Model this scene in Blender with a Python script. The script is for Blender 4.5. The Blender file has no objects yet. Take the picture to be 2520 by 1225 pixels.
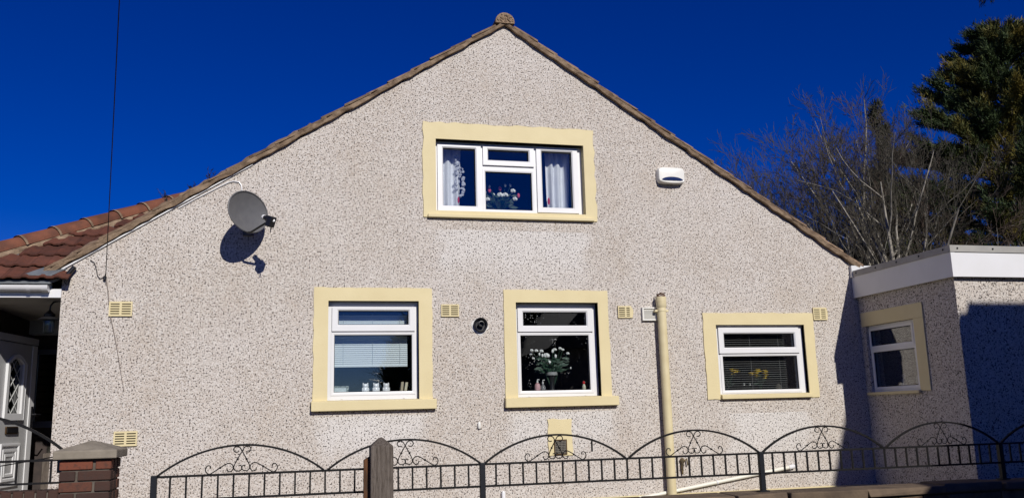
import bpy, math, random
import numpy as np
from mathutils import Vector, Matrix
from mathutils.geometry import tessellate_polygon

scene = bpy.context.scene
COL = scene.collection
rnd = random.Random(7)

# ------------------------------------------------------------------ camera
CAM = np.array([0.0, -9.6, 1.6])
RGT = np.array([0.97181625, -0.23427421, -0.02624452])
UPV = np.array([-0.01847388, -0.18666956, 0.98224905])
FWD = np.array([0.23501467, 0.95408075, 0.18573647])
FPX, PCX, PCY = 2157.378, 1260.0, 612.5
cd = bpy.data.cameras.new('camera'); co = bpy.data.objects.new('camera', cd); COL.objects.link(co)
cd.sensor_fit = 'HORIZONTAL'; cd.sensor_width = 36.0; cd.lens = 36.0 * FPX / 2520.0
cd.clip_start = 0.05; cd.clip_end = 2000
co.matrix_world = Matrix([[RGT[0], UPV[0], -FWD[0], CAM[0]], [RGT[1], UPV[1], -FWD[1], CAM[1]],
                          [RGT[2], UPV[2], -FWD[2], CAM[2]], [0, 0, 0, 1]])
scene.camera = co

# ------------------------------------------------------------------ sky, sun, exposure
SUN_TO = Vector((0.193, -1.0, 0.6)).normalized()
el = math.asin(SUN_TO.z); az = math.atan2(SUN_TO.x, SUN_TO.y)
w = bpy.data.worlds.new('World'); scene.world = w; w.use_nodes = True
nt = w.node_tree; nt.nodes.clear()
sky = nt.nodes.new('ShaderNodeTexSky'); sky.sky_type = 'NISHITA'; sky.sun_disc = False
sky.sun_elevation = el; sky.sun_rotation = az
sky.air_density = 1.0; sky.dust_density = 0.0; sky.ozone_density = 6.0; sky.altitude = 2500
hs = nt.nodes.new('ShaderNodeHueSaturation'); hs.inputs['Hue'].default_value = 0.530; hs.inputs['Saturation'].default_value = 1.31; hs.inputs['Value'].default_value = 1.05
bg = nt.nodes.new('ShaderNodeBackground'); bg.inputs['Strength'].default_value = 0.064
wo = nt.nodes.new('ShaderNodeOutputWorld')
nt.links.new(sky.outputs[0], hs.inputs['Color']); nt.links.new(hs.outputs[0], bg.inputs[0]); nt.links.new(bg.outputs[0], wo.inputs[0])
sd = bpy.data.lights.new('sun', 'SUN'); so = bpy.data.objects.new('sun', sd); COL.objects.link(so)
sd.energy = 4.3; sd.angle = math.radians(0.53); sd.color = (1.0, 0.955, 0.89)
so.rotation_euler = (-SUN_TO).to_track_quat('-Z', 'Y').to_euler(); so.location = (5, -20, 14)
scene.view_settings.view_transform = 'Standard'; scene.view_settings.look = 'None'
scene.view_settings.exposure = 0.0; scene.view_settings.gamma = 1.0
scene.view_settings.use_curve_mapping = False
scene.cycles.max_bounces = 8; scene.cycles.transparent_max_bounces = 24
scene.cycles.caustics_reflective = False; scene.cycles.caustics_refractive = False

# ------------------------------------------------------------------ helpers
def at(x, y, Y=0.0):
    """photo pixel -> world point on the plane y = Y (used only to measure real positions)"""
    d = FWD + (x - PCX) / FPX * RGT - (y - PCY) / FPX * UPV
    return CAM + d * (Y - CAM[1]) / d[1]
def atx(x, y, X):
    d = FWD + (x - PCX) / FPX * RGT - (y - PCY) / FPX * UPV
    return CAM + d * (X - CAM[0]) / d[0]

ORG = {}
def link(o, parent, org):
    COL.objects.link(o); org = Vector(org); ORG[o.name] = org
    if parent is not None:
        o.parent = parent; o.location = org - ORG[parent.name]
    else:
        o.location = org
def tag(o, label=None, cat=None, group=None, kind=None):
    if label: o['label'] = label
    if cat: o['category'] = cat
    if group: o['group'] = group
    if kind: o['kind'] = kind
    return o
def empty(name, loc, label, cat, group=None):
    o = bpy.data.objects.new(name, None); o.empty_display_size = 0.1
    link(o, None, loc); return tag(o, label, cat, group)

class MB:
    def __init__(s): s.v = []; s.f = []
    def add(s, vs, fs):
        b = len(s.v); s.v.extend([tuple(map(float, p)) for p in vs]); s.f.extend([tuple(b + i for i in f) for f in fs]); return s
    def box(s, a, b, M=None):
        x0, y0, z0 = [min(p, q) for p, q in zip(a, b)]; x1, y1, z1 = [max(p, q) for p, q in zip(a, b)]
        vs = [(x0, y0, z0), (x1, y0, z0), (x1, y1, z0), (x0, y1, z0), (x0, y0, z1), (x1, y0, z1), (x1, y1, z1), (x0, y1, z1)]
        if M: vs = [M(*p) for p in vs]
        return s.add(vs, [(0, 3, 2, 1), (4, 5, 6, 7), (0, 1, 5, 4), (1, 2, 6, 5), (2, 3, 7, 6), (3, 0, 4, 7)])
    def hexa(s, p):   # 8 points, bottom loop then top loop
        return s.add(p, [(0, 3, 2, 1), (4, 5, 6, 7), (0, 1, 5, 4), (1, 2, 6, 5), (2, 3, 7, 6), (3, 0, 4, 7)])
    def prism(s, poly, vec):
        n = len(poly); vec = np.array(vec, float)
        vs = [np.array(p, float) for p in poly] + [np.array(p, float) + vec for p in poly]
        return s.add(vs, [tuple(range(n))[::-1], tuple(range(n, 2 * n))] + [(i, (i + 1) % n, n + (i + 1) % n, n + i) for i in range(n)])
    def tube(s, pts, r, n=6, cap=True):
        pts = [Vector(p) for p in pts]; m = len(pts)
        rs = r if isinstance(r, (list, tuple)) else [r] * m
        ref = Vector((0.31, 0.57, 0.76)); vs = []; prev = None
        for i, p in enumerate(pts):
            t = (pts[min(i + 1, m - 1)] - pts[max(i - 1, 0)])
            t = t.normalized() if t.length > 1e-9 else Vector((0, 0, 1))
            if prev is None:
                a = ref.cross(t)
                if a.length < 1e-3: a = Vector((1, 0, 0)).cross(t)
            else:
                a = prev - t * prev.dot(t)
                if a.length < 1e-6: a = ref.cross(t)
            a.normalize(); prev = a; b = t.cross(a)
            for k in range(n):
                q = 2 * math.pi * k / n
                vs.append(p + (a * math.cos(q) + b * math.sin(q)) * rs[i])
        fs = []
        for i in range(m - 1):
            for k in range(n):
                fs.append((i * n + k, i * n + (k + 1) % n, (i + 1) * n + (k + 1) % n, (i + 1) * n + k))
        if cap: fs += [tuple(range(n))[::-1], tuple(range((m - 1) * n, m * n))]
        return s.add(vs, fs)
    def lathe(s, prof, c, axis=(0, 0, 1), n=20):   # prof: (radius, height along axis)
        ax = Vector(axis).normalized(); a = Vector((1, 0, 0)) if abs(ax.x) < 0.9 else Vector((0, 1, 0))
        a = (a - ax * a.dot(ax)).normalized(); b = ax.cross(a); c = Vector(c); vs = []
        for r_, h in prof:
            for k in range(n):
                q = 2 * math.pi * k / n; vs.append(c + ax * h + (a * math.cos(q) + b * math.sin(q)) * max(r_, 1e-4))
        fs = []
        for i in range(len(prof) - 1):
            for k in range(n):
                fs.append((i * n + k, i * n + (k + 1) % n, (i + 1) * n + (k + 1) % n, (i + 1) * n + k))
        fs += [tuple(range(n))[::-1], tuple(range((len(prof) - 1) * n, len(prof) * n))]
        return s.add(vs, fs)
    def ell(s, c, r, n=8, m=5, rot=0.0):
        c = Vector(c); vs = []; fs = []
        for i in range(m + 1):
            th = math.pi * i / m
            for k in range(n):
                q = 2 * math.pi * k / n + rot
                vs.append((c.x + r[0] * math.sin(th) * math.cos(q), c.y + r[1] * math.sin(th) * math.sin(q), c.z + r[2] * math.cos(th)))
        for i in range(m):
            for k in range(n):
                fs.append((i * n + k, (i + 1) * n + k, (i + 1) * n + (k + 1) % n, i * n + (k + 1) % n))
        return s.add(vs, fs)
    def build(s, name, mat, parent=None, label=None, cat=None, group=None, kind=None, smooth=False, bevel=0, base=False, twosided=True):
        V = np.array(s.v); lo, hi = V.min(0), V.max(0)
        org = (lo + hi) / 2
        if parent is None: org[2] = lo[2]
        me = bpy.data.meshes.new(name)
        me.from_pydata((V - org).tolist(), [], s.f); me.materials.append(mat)
        if smooth:
            me.polygons.foreach_set('use_smooth', [True] * len(me.polygons))
            try: me.set_sharp_from_angle(angle=math.radians(40))
            except Exception: pass
        me.validate(); me.update()
        o = bpy.data.objects.new(name, me); link(o, parent, org)
        if bevel:
            b = o.modifiers.new('bevel', 'BEVEL'); b.width = bevel; b.segments = 2; b.limit_method = 'ANGLE'; b.angle_limit = math.radians(35)
        return tag(o, label, cat, group, kind)

def box(name, a, b, mat, parent=None, **k): return MB().box(a, b).build(name, mat, parent, **k)
def inst(name, mesh, parent, loc, rot=(0, 0, 0), scale=None):
    o = bpy.data.objects.new(name, mesh); link(o, parent, loc); o.rotation_euler = rot
    if scale: o.scale = scale
    return o
def plate(outer, holes, M, w0, w1):
    """flat plate with rectangular/any holes in (u,v); front at w1, back at w0"""
    mb = MB(); loops = [outer] + holes
    flat = [p for l in loops for p in l]
    tris = tessellate_polygon([[Vector((p[0], p[1], 0)) for p in l] for l in loops])
    n = len(flat)
    vs = [M(p[0], p[1], w1) for p in flat] + [M(p[0], p[1], w0) for p in flat]
    fs = []
    for t in tris:
        a, b, c = [flat[i] for i in t]
        ccw = (b[0] - a[0]) * (c[1] - a[1]) - (b[1] - a[1]) * (c[0] - a[0]) > 0
        t = tuple(t) if ccw else tuple(t)[::-1]
        fs.append(t); fs.append(tuple(i + n for i in t[::-1]))
    o = 0
    for l in loops:
        k = len(l)
        for i in range(k): fs.append((o + i, o + (i + 1) % k, n + o + (i + 1) % k, n + o + i))
        o += k
    return mb.add(vs, fs)
def rect(u0, u1, v0, v1): return [(u0, v0), (u1, v0), (u1, v1), (u0, v1)]

# ------------------------------------------------------------------ materials
class NT:
    def __init__(s, name):
        s.m = bpy.data.materials.new(name); s.m.use_nodes = True; s.t = s.m.node_tree
        s.b = s.t.nodes['Principled BSDF']; s.o = s.t.nodes['Material Output']
        s.tc = s.t.nodes.new('ShaderNodeTexCoord')
        s.geo = None
    def n(s, t, **k):
        x = s.t.nodes.new(t)
        for a, v in k.items(): setattr(x, a, v)
        return x
    def l(s, a, b): s.t.links.new(a, b)
    def pos(s):
        if not s.geo: s.geo = s.n('ShaderNodeNewGeometry')
        return s.geo.outputs['Position']
    def noise(s, scale, detail=3, rough=0.55, vec=None, dist=0.0, sc3=None):
        x = s.n('ShaderNodeTexNoise'); x.inputs['Scale'].default_value = scale; x.inputs['Detail'].default_value = detail
        x.inputs['Roughness'].default_value = rough; x.inputs['Distortion'].default_value = dist
        v = vec or s.pos()
        if sc3:
            mp = s.n('ShaderNodeMapping'); mp.inputs['Scale'].default_value = sc3; s.l(v, mp.inputs[0]); v = mp.outputs[0]
        s.l(v, x.inputs['Vector']); return x.outputs['Fac']
    def vor(s, scale, feature='F1', out='Distance', vec=None, rnd_=1.0):
        x = s.n('ShaderNodeTexVoronoi', feature=feature); x.inputs['Scale'].default_value = scale
        x.inputs['Randomness'].default_value = rnd_
        s.l(vec or s.pos(), x.inputs['Vector']); return x.outputs[out]
    def ramp(s, fac, stops):
        x = s.n('ShaderNodeValToRGB'); r = x.color_ramp
        while len(r.elements) < len(stops): r.elements.new(0.5)
        for e, (p, c) in zip(r.elements, stops):
            e.position = p; e.color = (*c, 1) if len(c) == 3 else c
        s.l(fac, x.inputs[0]); return x.outputs[0]
    def g(s, fac, a, b): return s.ramp(fac, [(a, (0, 0, 0)), (b, (1, 1, 1))])
    def mix(s, fac, a, b, mode='MIX'):
        x = s.n('ShaderNodeMix', data_type='RGBA', blend_type=mode)
        for sock, v in ((x.inputs[0], fac), (x.inputs[6], a), (x.inputs[7], b)):
            if isinstance(v, (int, float)): sock.default_value = v
            elif isinstance(v, tuple): sock.default_value = (*v, 1)
            else: s.l(v, sock)
        return x.outputs[2]
    def math(s, op, a, b=0.0, c=None):
        x = s.n('ShaderNodeMath', operation=op)
        for i, v in enumerate((a, b) if c is None else (a, b, c)):
            if isinstance(v, (int, float)): x.inputs[i].default_value = v
            else: s.l(v, x.inputs[i])
        return x.outputs[0]
    def bump(s, h, strength=0.3, dist=0.01):
        x = s.n('ShaderNodeBump'); x.inputs['Strength'].default_value = strength; x.inputs['Distance'].default_value = dist
        s.l(h, x.inputs['Height']); s.l(x.outputs[0], s.b.inputs['Normal'])
    def set(s, col=None, rough=None, metal=None, spec=None):
        if col is not None:
            if isinstance(col, tuple): s.b.inputs['Base Color'].default_value = (*col, 1)
            else: s.l(col, s.b.inputs['Base Color'])
        if rough is not None: s.b.inputs['Roughness'].default_value = rough
        if metal is not None: s.b.inputs['Metallic'].default_value = metal
        if spec is not None: s.b.inputs['Specular IOR Level'].default_value = spec
        return s.m

def lin(r, g, b):
    f = lambda c: c / 12.92 if c <= 0.04045 else ((c + 0.055) / 1.055) ** 2.4
    return tuple(f(c / 255.0) for c in (r, g, b))
def simple(name, c1, c2=None, scale=6.0, rough=0.7, bump=0.0, bscale=60.0, spec=0.3, metal=0.0, objrand=0.0, bd=0.004):
    m = NT(name); col = c1
    if c2:
        col = m.mix(m.g(m.noise(scale, 5), 0.35, 0.68), c1, c2)
    if objrand:
        oi = m.n('ShaderNodeObjectInfo'); hsn = m.n('ShaderNodeHueSaturation')
        v = m.math('MULTIPLY_ADD', oi.outputs['Random'], objrand, 1.0 - objrand * 0.5)
        m.l(v, hsn.inputs['Value'])
        if isinstance(col, tuple): hsn.inputs['Color'].default_value = (*col, 1)
        else: m.l(col, hsn.inputs['Color'])
        col = hsn.outputs[0]
    if bump: m.bump(m.noise(bscale, 4), bump, bd)
    return m.set(col, rough, metal, spec)

def pebbledash():
    m = NT('pebbledash')
    P = m.pos()
    cells = m.n('ShaderNodeTexVoronoi', feature='F1'); cells.inputs['Scale'].default_value = 105; m.l(P, cells.inputs['Vector'])
    sep = m.n('ShaderNodeSeparateColor'); m.l(cells.outputs['Color'], sep.inputs[0])
    base = m.ramp(sep.outputs[0], [(0.0, (0.40, 0.34, 0.285)), (0.22, (0.53, 0.47, 0.41)), (0.6, (0.63, 0.575, 0.515)), (1.0, (0.74, 0.70, 0.645))])
    # broad weathering: pinkish, tan and clean patches
    n1 = m.noise(0.9, 4, 0.6); n2 = m.noise(2.3, 4, 0.6, sc3=(1, 1, 0.55)); n3 = m.noise(5.5, 3)
    base = m.mix(m.math('MULTIPLY', m.g(n2, 0.52, 0.75), 0.32), base, (0.50, 0.40, 0.30))
    base = m.mix(m.math('MULTIPLY', m.g(n1, 0.45, 0.7), 0.25), base, (0.80, 0.77, 0.75))
    base = m.mix(m.math('MULTIPLY', m.g(n3, 0.58, 0.75), 0.22), base, (0.42, 0.35, 0.29))
    # rain-washed patches below the sills
    sx = m.n('ShaderNodeSeparateXYZ'); m.l(P, sx.inputs[0])
    wob = m.math('MULTIPLY', m.math('SUBTRACT', m.noise(4.0, 4), 0.5), 0.55)
    for (x0, x1, zt, ln) in SILL_WASH:
        xx = m.math('ADD', sx.outputs[0], wob); zz = m.math('ADD', sx.outputs[2], wob)
        def st(v, a, b):
            x = m.n('ShaderNodeMapRange', interpolation_type='SMOOTHSTEP'); m.l(v, x.inputs[0])
            x.inputs[1].default_value = a; x.inputs[2].default_value = b; return x.outputs[0]
        k = m.math('MULTIPLY', m.math('MULTIPLY', st(xx, x0 - 0.05, x0 + 0.2), st(xx, x1 + 0.05, x1 - 0.2)),
                   m.math('MULTIPLY', st(zz, zt - ln, zt - ln * 0.25), m.math('LESS_THAN', sx.outputs[2], zt)))
        base = m.mix(m.math('MULTIPLY', k, 0.42), base, (0.82, 0.81, 0.79))
    # dark gaps between the chippings
    wv = m.n('ShaderNodeTexNoise'); wv.inputs['Scale'].default_value = 62; wv.inputs['Detail'].default_value = 2.0; m.l(P, wv.inputs['Vector'])
    gap = m.g(wv.outputs['Fac'], 0.584, 0.612)
    e = m.vor(105, 'DISTANCE_TO_EDGE'); crack = m.g(e, 0.11, 0.02)
    dark = m.math('MAXIMUM', m.math('MULTIPLY', gap, 0.95), m.math('MULTIPLY', crack, 0.28))
    col = m.mix(dark, base, (0.05, 0.040, 0.036))
    h = m.math('SUBTRACT', m.math('MULTIPLY', m.math('SUBTRACT', 1.0, m.math('MULTIPLY', cells.outputs['Distance'], 1.2)), 0.6), m.math('MULTIPLY', gap, 0.8))
    m.bump(h, 0.55, 0.006)
    return m.set(col, 0.9, 0, 0.2)

Z = 1.6
def P2(x, y, Y=0.0): p = at(x, y, Y); return (p[0], p[2])
SILL_WASH = [(0.15, 1.45, 1.63, 0.55), (2.25, 3.55, 1.62, 0.6), (4.9, 6.05, 1.55, 0.75), (1.45, 3.35, 3.68, 0.75)]

M_PEB = pebbledash()
M_CREAM = NT('cream_paint')
_n = M_CREAM.noise(3.0, 5); _n2 = M_CREAM.noise(40, 3)
_c = M_CREAM.mix(M_CREAM.g(_n, 0.35, 0.7), (0.68, 0.585, 0.345), (0.635, 0.54, 0.31))
_c = M_CREAM.mix(M_CREAM.math('MULTIPLY', M_CREAM.g(M_CREAM.noise(9, 6, 0.7), 0.66, 0.74), 0.35), _c, (0.60, 0.46, 0.25))
M_CREAM.bump(M_CREAM.noise(55, 5), 0.25, 0.006); M_CREAM = M_CREAM.set(_c, 0.6, 0, 0.3)
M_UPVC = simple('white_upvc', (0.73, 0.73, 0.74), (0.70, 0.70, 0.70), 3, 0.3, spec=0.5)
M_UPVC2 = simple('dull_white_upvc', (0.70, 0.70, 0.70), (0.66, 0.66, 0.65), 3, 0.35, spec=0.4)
M_GASKET = simple('black_gasket', (0.015, 0.015, 0.016), None, rough=0.6)
M_VERGE = simple('weathered_verge_tile', (0.25, 0.175, 0.115), (0.105, 0.070, 0.048), 11, 0.9, 0.6, 45, 0.2, objrand=0.45, bd=0.01)
M_MORTAR = simple('verge_mortar', (0.31, 0.225, 0.15), (0.14, 0.095, 0.062), 12, 0.95, 0.7, 50, 0.2, bd=0.012)
M_RED = NT('red_clay_tile')
_oi = M_RED.n('ShaderNodeObjectInfo')
_c = M_RED.mix(M_RED.g(M_RED.noise(7, 5), 0.35, 0.7), (0.145, 0.052, 0.033), (0.082, 0.036, 0.026))
_c = M_RED.mix(M_RED.math('MULTIPLY', M_RED.g(M_RED.noise(18, 6, 0.7), 0.60, 0.72), 0.6), _c, (0.045, 0.035, 0.03))
_h = M_RED.n('ShaderNodeHueSaturation'); M_RED.l(_c, _h.inputs['Color']); M_RED.l(M_RED.math('MULTIPLY_ADD', _oi.outputs['Random'], 0.5, 0.75), _h.inputs['Value'])
M_RED.bump(M_RED.noise(60, 5), 0.5, 0.008); M_RED = M_RED.set(_h.outputs[0], 0.85, 0, 0.25)
M_HIP = simple('orange_clay_hip_tile', (0.175, 0.066, 0.038), (0.095, 0.042, 0.028), 6, 0.85, 0.5, 50, 0.25, objrand=0.4, bd=0.008)
M_LEAD = simple('grey_lead', (0.16, 0.175, 0.19), (0.11, 0.12, 0.13), 8, 0.6, 0.2, 20)
M_IRON = simple('black_painted_iron', (0.005, 0.005, 0.006), (0.010, 0.009, 0.009), 30, 0.55, 0.15, 120, 0.18)
M_IRONP = simple('blue_black_post_paint', (0.008, 0.010, 0.015), (0.006, 0.007, 0.010), 14, 0.5, 0.15, 90, 0.25)
M_DARK = simple('painted_hole_shade', (0.015, 0.013, 0.011), None, rough=0.95)  # near-black stands in for the shade inside the vent holes
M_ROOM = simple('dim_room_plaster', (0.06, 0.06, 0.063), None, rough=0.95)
M_BRICK = NT('red_brown_brick')
_oi = M_BRICK.n('ShaderNodeObjectInfo')
_c = M_BRICK.ramp(_oi.outputs['Random'], [(0.0, (0.050, 0.030, 0.025)), (0.4, (0.075, 0.038, 0.028)), (0.75, (0.115, 0.048, 0.032)), (1.0, (0.19, 0.060, 0.035))])
_c = M_BRICK.mix(M_BRICK.g(M_BRICK.noise(22, 6, 0.65), 0.5, 0.72), _c, (0.055, 0.037, 0.031))
M_BRICK.bump(M_BRICK.noise(70, 5), 0.6, 0.006); M_BRICK = M_BRICK.set(_c, 0.9, 0, 0.2)
M_BMORT = simple('brick_mortar', (0.13, 0.11, 0.09), (0.08, 0.067, 0.055), 14, 0.95, 0.5, 80, 0.2)
M_CONC = simple('weathered_concrete', (0.27, 0.235, 0.185), (0.19, 0.165, 0.13), 8, 0.9, 0.5, 60, 0.2)
M_STONE = simple('brown_sandstone', (0.17, 0.12, 0.078), (0.085, 0.06, 0.043), 9, 0.9, 0.8, 26, 0.2, objrand=0.6, bd=0.015)
M_COPE = simple('sandstone_coping', (0.15, 0.11, 0.075), (0.085, 0.063, 0.047), 5, 0.9, 0.7, 30, 0.2, objrand=0.35, bd=0.012)
def wood(name, a, b):
    m = NT(name); n = m.noise(14, 5, 0.6, sc3=(6, 6, 0.35)); n2 = m.noise(60, 3, sc3=(5, 5, 0.25))
    c = m.mix(m.g(n, 0.35, 0.65), a, b); c = m.mix(m.math('MULTIPLY', m.g(n2, 0.55, 0.68), 0.7), c, (0.02, 0.016, 0.013))
    m.bump(n2, 0.7, 0.01); return m.set(c, 0.9, 0, 0.2)
M_WOODG = wood('weathered_grey_timber', (0.16, 0.135, 0.115), (0.085, 0.068, 0.055))
M_WOODB = wood('stained_brown_timber', (0.20, 0.085, 0.035), (0.055, 0.035, 0.024))
M_GREYM = simple('grey_metal_dish', (0.125, 0.125, 0.128), (0.105, 0.105, 0.11), 12, 0.5, 0.08, 200, 0.4)
M_BLKP = simple('black_plastic', (0.012, 0.012, 0.014), None, rough=0.35, spec=0.5)
M_WHTP = simple('cream_white_plastic', (0.74, 0.73, 0.68), None, rough=0.35, spec=0.4)
M_BLUEP = simple('navy_lens_plastic', (0.012, 0.025, 0.09), None, rough=0.15, spec=0.6)
M_TRIM = simple('grey_roof_edge_trim', (0.36, 0.35, 0.32), (0.29, 0.28, 0.26), 6, 0.5, spec=0.4)
M_STEEL = simple('galvanised_wire', (0.30, 0.28, 0.24), None, rough=0.4, metal=0.8)
M_CABLE = simple('dark_cable', (0.016, 0.013, 0.012), None, rough=0.6)
M_CABLEW = simple('weathered_pale_cable', (0.25, 0.21, 0.18), None, rough=0.7)
M_WHITEFAB = simple('white_curtain_cloth', (0.80, 0.80, 0.82), (0.74, 0.74, 0.77), 10, 0.9)
M_RED_P = simple('red_print_cloth', (0.45, 0.03, 0.06), None, rough=0.8)
M_LEAFD = simple('dark_green_leaf', (0.018, 0.045, 0.024), (0.035, 0.075, 0.045), 40, 0.5)
M_PINK = simple('pink_petal', (0.62, 0.10, 0.16), None, rough=0.6)
M_WPET = simple('white_petal', (0.80, 0.80, 0.76), None, rough=0.6)
M_YEL = simple('yellow_petal', (0.62, 0.36, 0.01), (0.75, 0.52, 0.03), 60, 0.6)
M_BLIND = simple('white_blind_slat', (0.60, 0.66, 0.67), None, rough=0.5)
M_BLIND2 = simple('dark_taupe_blind_slat', (0.34, 0.33, 0.31), None, rough=0.5)
M_JAR = simple('white_glazed_ceramic', (0.80, 0.80, 0.79), None, rough=0.15, spec=0.6)
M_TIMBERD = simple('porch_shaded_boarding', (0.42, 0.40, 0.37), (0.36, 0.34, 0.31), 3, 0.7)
M_BEAM = simple('skylight_tinted_beam', (0.40, 0.42, 0.46), (0.36, 0.38, 0.42), 3, 0.5)  # bluish skylight on the beam is put into its base colour
M_DOOR = simple('pale_grey_door', (0.50, 0.50, 0.50), (0.46, 0.46, 0.46), 3, 0.4, spec=0.4)
M_BRASS = simple('tarnished_brass', (0.10, 0.06, 0.03), None, rough=0.4, metal=0.7)
M_LEADGL = simple('lead_came', (0.55, 0.56, 0.55), None, rough=0.4)
M_PATCH = simple('white_cement_patch', (0.75, 0.74, 0.72), (0.62, 0.60, 0.57), 20, 0.9, 0.4, 60)
M_CREAMP = simple('cream_painted_pipe', (0.68, 0.595, 0.37), (0.60, 0.51, 0.30), 5, 0.45, spec=0.4)
M_WASTE = simple('white_waste_pipe', (0.76, 0.74, 0.64), None, rough=0.35, spec=0.4)
def glass(name, f0=0.07, tint=(0.93, 0.95, 0.96), dots=False):
    m = NT(name); lw = m.n('ShaderNodeLayerWeight'); lw.inputs['Blend'].default_value = 0.5
    fac = m.math('MULTIPLY_ADD', m.math('POWER', lw.outputs['Facing'], 5.0), 1.0 - f0, f0)
    tr = m.n('ShaderNodeBsdfTransparent'); tr.inputs[0].default_value = (*tint, 1)
    gl = m.n('ShaderNodeBsdfGlossy'); gl.inputs['Roughness'].default_value = 0.01; gl.inputs[0].default_value = (1, 1, 1, 1)
    mx = m.n('ShaderNodeMixShader'); m.l(fac, mx.inputs[0]); m.l(tr.outputs[0], mx.inputs[1]); m.l(gl.outputs[0], mx.inputs[2])
    bp = m.n('ShaderNodeBump'); bp.inputs['Strength'].default_value = 0.02; bp.inputs['Distance'].default_value = 0.01
    m.l(m.noise(2.2, 2), bp.inputs['Height']); m.l(bp.outputs[0], gl.inputs['Normal'])
    out = mx.outputs[0]
    if dots:   # dried water spots
        v = m.vor(34); k = m.math('MULTIPLY', m.math('LESS_THAN', v, 0.13), m.g(m.noise(5, 3), 0.5, 0.62))
        df = m.n('ShaderNodeBsdfDiffuse'); df.inputs[0].default_value = (0.75, 0.75, 0.75, 1)
        m2 = m.n('ShaderNodeMixShader'); m.l(m.math('MULTIPLY', k, 0.7), m2.inputs[0]); m.l(out, m2.inputs[1]); m.l(df.outputs[0], m2.inputs[2]); out = m2.outputs[0]
    m.l(out, m.o.inputs['Surface']); return m.m
M_GLASS = glass('window_glass'); M_GLASSD = glass('spotted_window_glass', dots=True)
M_CLEAR = glass('clear_vase_glass', 0.05, (0.80, 0.88, 0.84)); M_GREENGL = glass('green_vase_glass', 0.04, (0.35, 0.62, 0.38))

# ------------------------------------------------------------------ ground, pavement, road
GZ = 0.56
g = MB(); prof = [(-600, 0.0), (-2.45, 0.0), (-2.44, GZ), (600, GZ)]
for (y0, z0), (y1, z1) in zip(prof[:-1], prof[1:]):
    g.add([(-600, y0, z0), (600, y0, z0), (600, y1, z1), (-600, y1, z1)], [(0, 1, 2, 3)])
g.build('ground', simple('rough_grass_ground', (0.06, 0.07, 0.03), (0.09, 0.075, 0.045), 2, 0.95, 0.5, 20), kind='structure', label='rough garden ground and street level')
box('pavement', (-60, -4.6, -0.2), (60, -2.76, 0.12), simple('grey_pavement', (0.22, 0.21, 0.19), (0.17, 0.16, 0.15), 4, 0.9, 0.3, 60), kind='structure', label='grey pavement slabs')
box('road', (-60, -9.0, -0.2), (60, -4.61, 0.01), simple('asphalt', (0.05, 0.05, 0.052), (0.065, 0.063, 0.06), 8, 0.9, 0.4, 120), kind='structure', label='asphalt road')
box('far_pavement', (-60, -11.2, -0.2), (60, -9.01, 0.12), bpy.data.materials['grey_pavement'], kind='structure', label='grey pavement across the road')

M_PAVE = simple('pale_bounce_concrete', (0.46, 0.41, 0.33), (0.38, 0.335, 0.27), 2.5, 0.9, 0.3, 50)  # porch floor tone, made pale to bounce sunlight up to the soffit
box('bounce_strip', (-4.4, -2.43, GZ - 0.05), (14.0, -0.024, GZ + 0.006), simple('brown_bounce_ground', (0.17, 0.14, 0.105), (0.12, 0.10, 0.075), 6, 0.95, 0.5, 70), kind='structure', label='unseen brown strip added at the wall foot for bounced light')  # unseen strip, added to bounce sunlight onto porch and annex, then darkened
# ------------------------------------------------------------------ the bungalow
PK = at(1240, 66); PKX, PKZ = PK[0], PK[2]
MS = 0.643                         # roof pitch
WL, WR = -2.335, 6.86
house = empty('bungalow', (2.3, 0.14, GZ), 'pebbledashed bungalow with steep gable, cream window surrounds and brown verge', 'house')
MG = lambda u, v, w: (u, -w, v)    # gable wall: u = x, v = z, w outward

def wins_from_px(spec):
    """pixel corners -> (u,v) rectangles on the recessed plane"""
    return spec
def R(a, b, Y=0.0):
    p, q = at(*a, Y), at(*b, Y); return (min(p[0], q[0]), max(p[0], q[0]), min(p[2], q[2]), max(p[2], q[2]))
def RX(a, b, X):
    p, q = atx(*a, X), atx(*b, X); return (min(p[1], q[1]), max(p[1], q[1]), min(p[2], q[2]), max(p[2], q[2]))
def zc(ox, oy, s): return lambda x, y: (ox + x / s, oy + y / s)

W = []
q = zc(1030, 280, 4.2244); r = 0.085
W.append(dict(op=R(q(176, 262), q(1738, 1050)), su=R(q(43, 84), q(1852, 1122)), r=r,
    lights=[(R(q(192, 318), q(656, 1022), r), R(q(250, 356), q(597, 965), r), 1), (R(q(664, 332), q(1198, 558), r), R(q(718, 375), q(1142, 503), r), 1),
            (None, R(q(692, 600), q(1186, 1008), r), 0), (R(q(1216, 350), q(1668, 1040), r), R(q(1272, 392), q(1606, 985), r), 1)],
    sill=(R(q(95, 1045), q(1818, 1125)), 0.05), label='upper gable window'))
q = zc(750, 690, 3.603); r = 0.075
W.append(dict(op=R(q(210, 180), q(1015, 1056)), su=R(q(84, 62), q(1135, 1078)), r=r,
    lights=[(R(q(243, 236), q(975, 448), r), R(q(298, 268), q(920, 392), r), 1), (None, R(q(262, 483), q(953, 978), r), 0)],
    sill=(R(q(55, 1074), q(1163, 1134)), 0.07)))
q = zc(1220, 690, 3.7125); r = 0.092
W.append(dict(op=R(q(180, 200), q(966, 1064)), su=R(q(68, 87), q(1062, 1076)), r=r,
    lights=[(R(q(194, 254), q(884, 466), r), R(q(245, 290), q(826, 412), r), 1), (None, R(q(224, 501), q(868, 996), r), 0)],
    sill=(R(q(80, 1076), q(1112, 1136)), 0.07)))
q = zc(1700, 740, 4.711); r = 0.052
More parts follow.
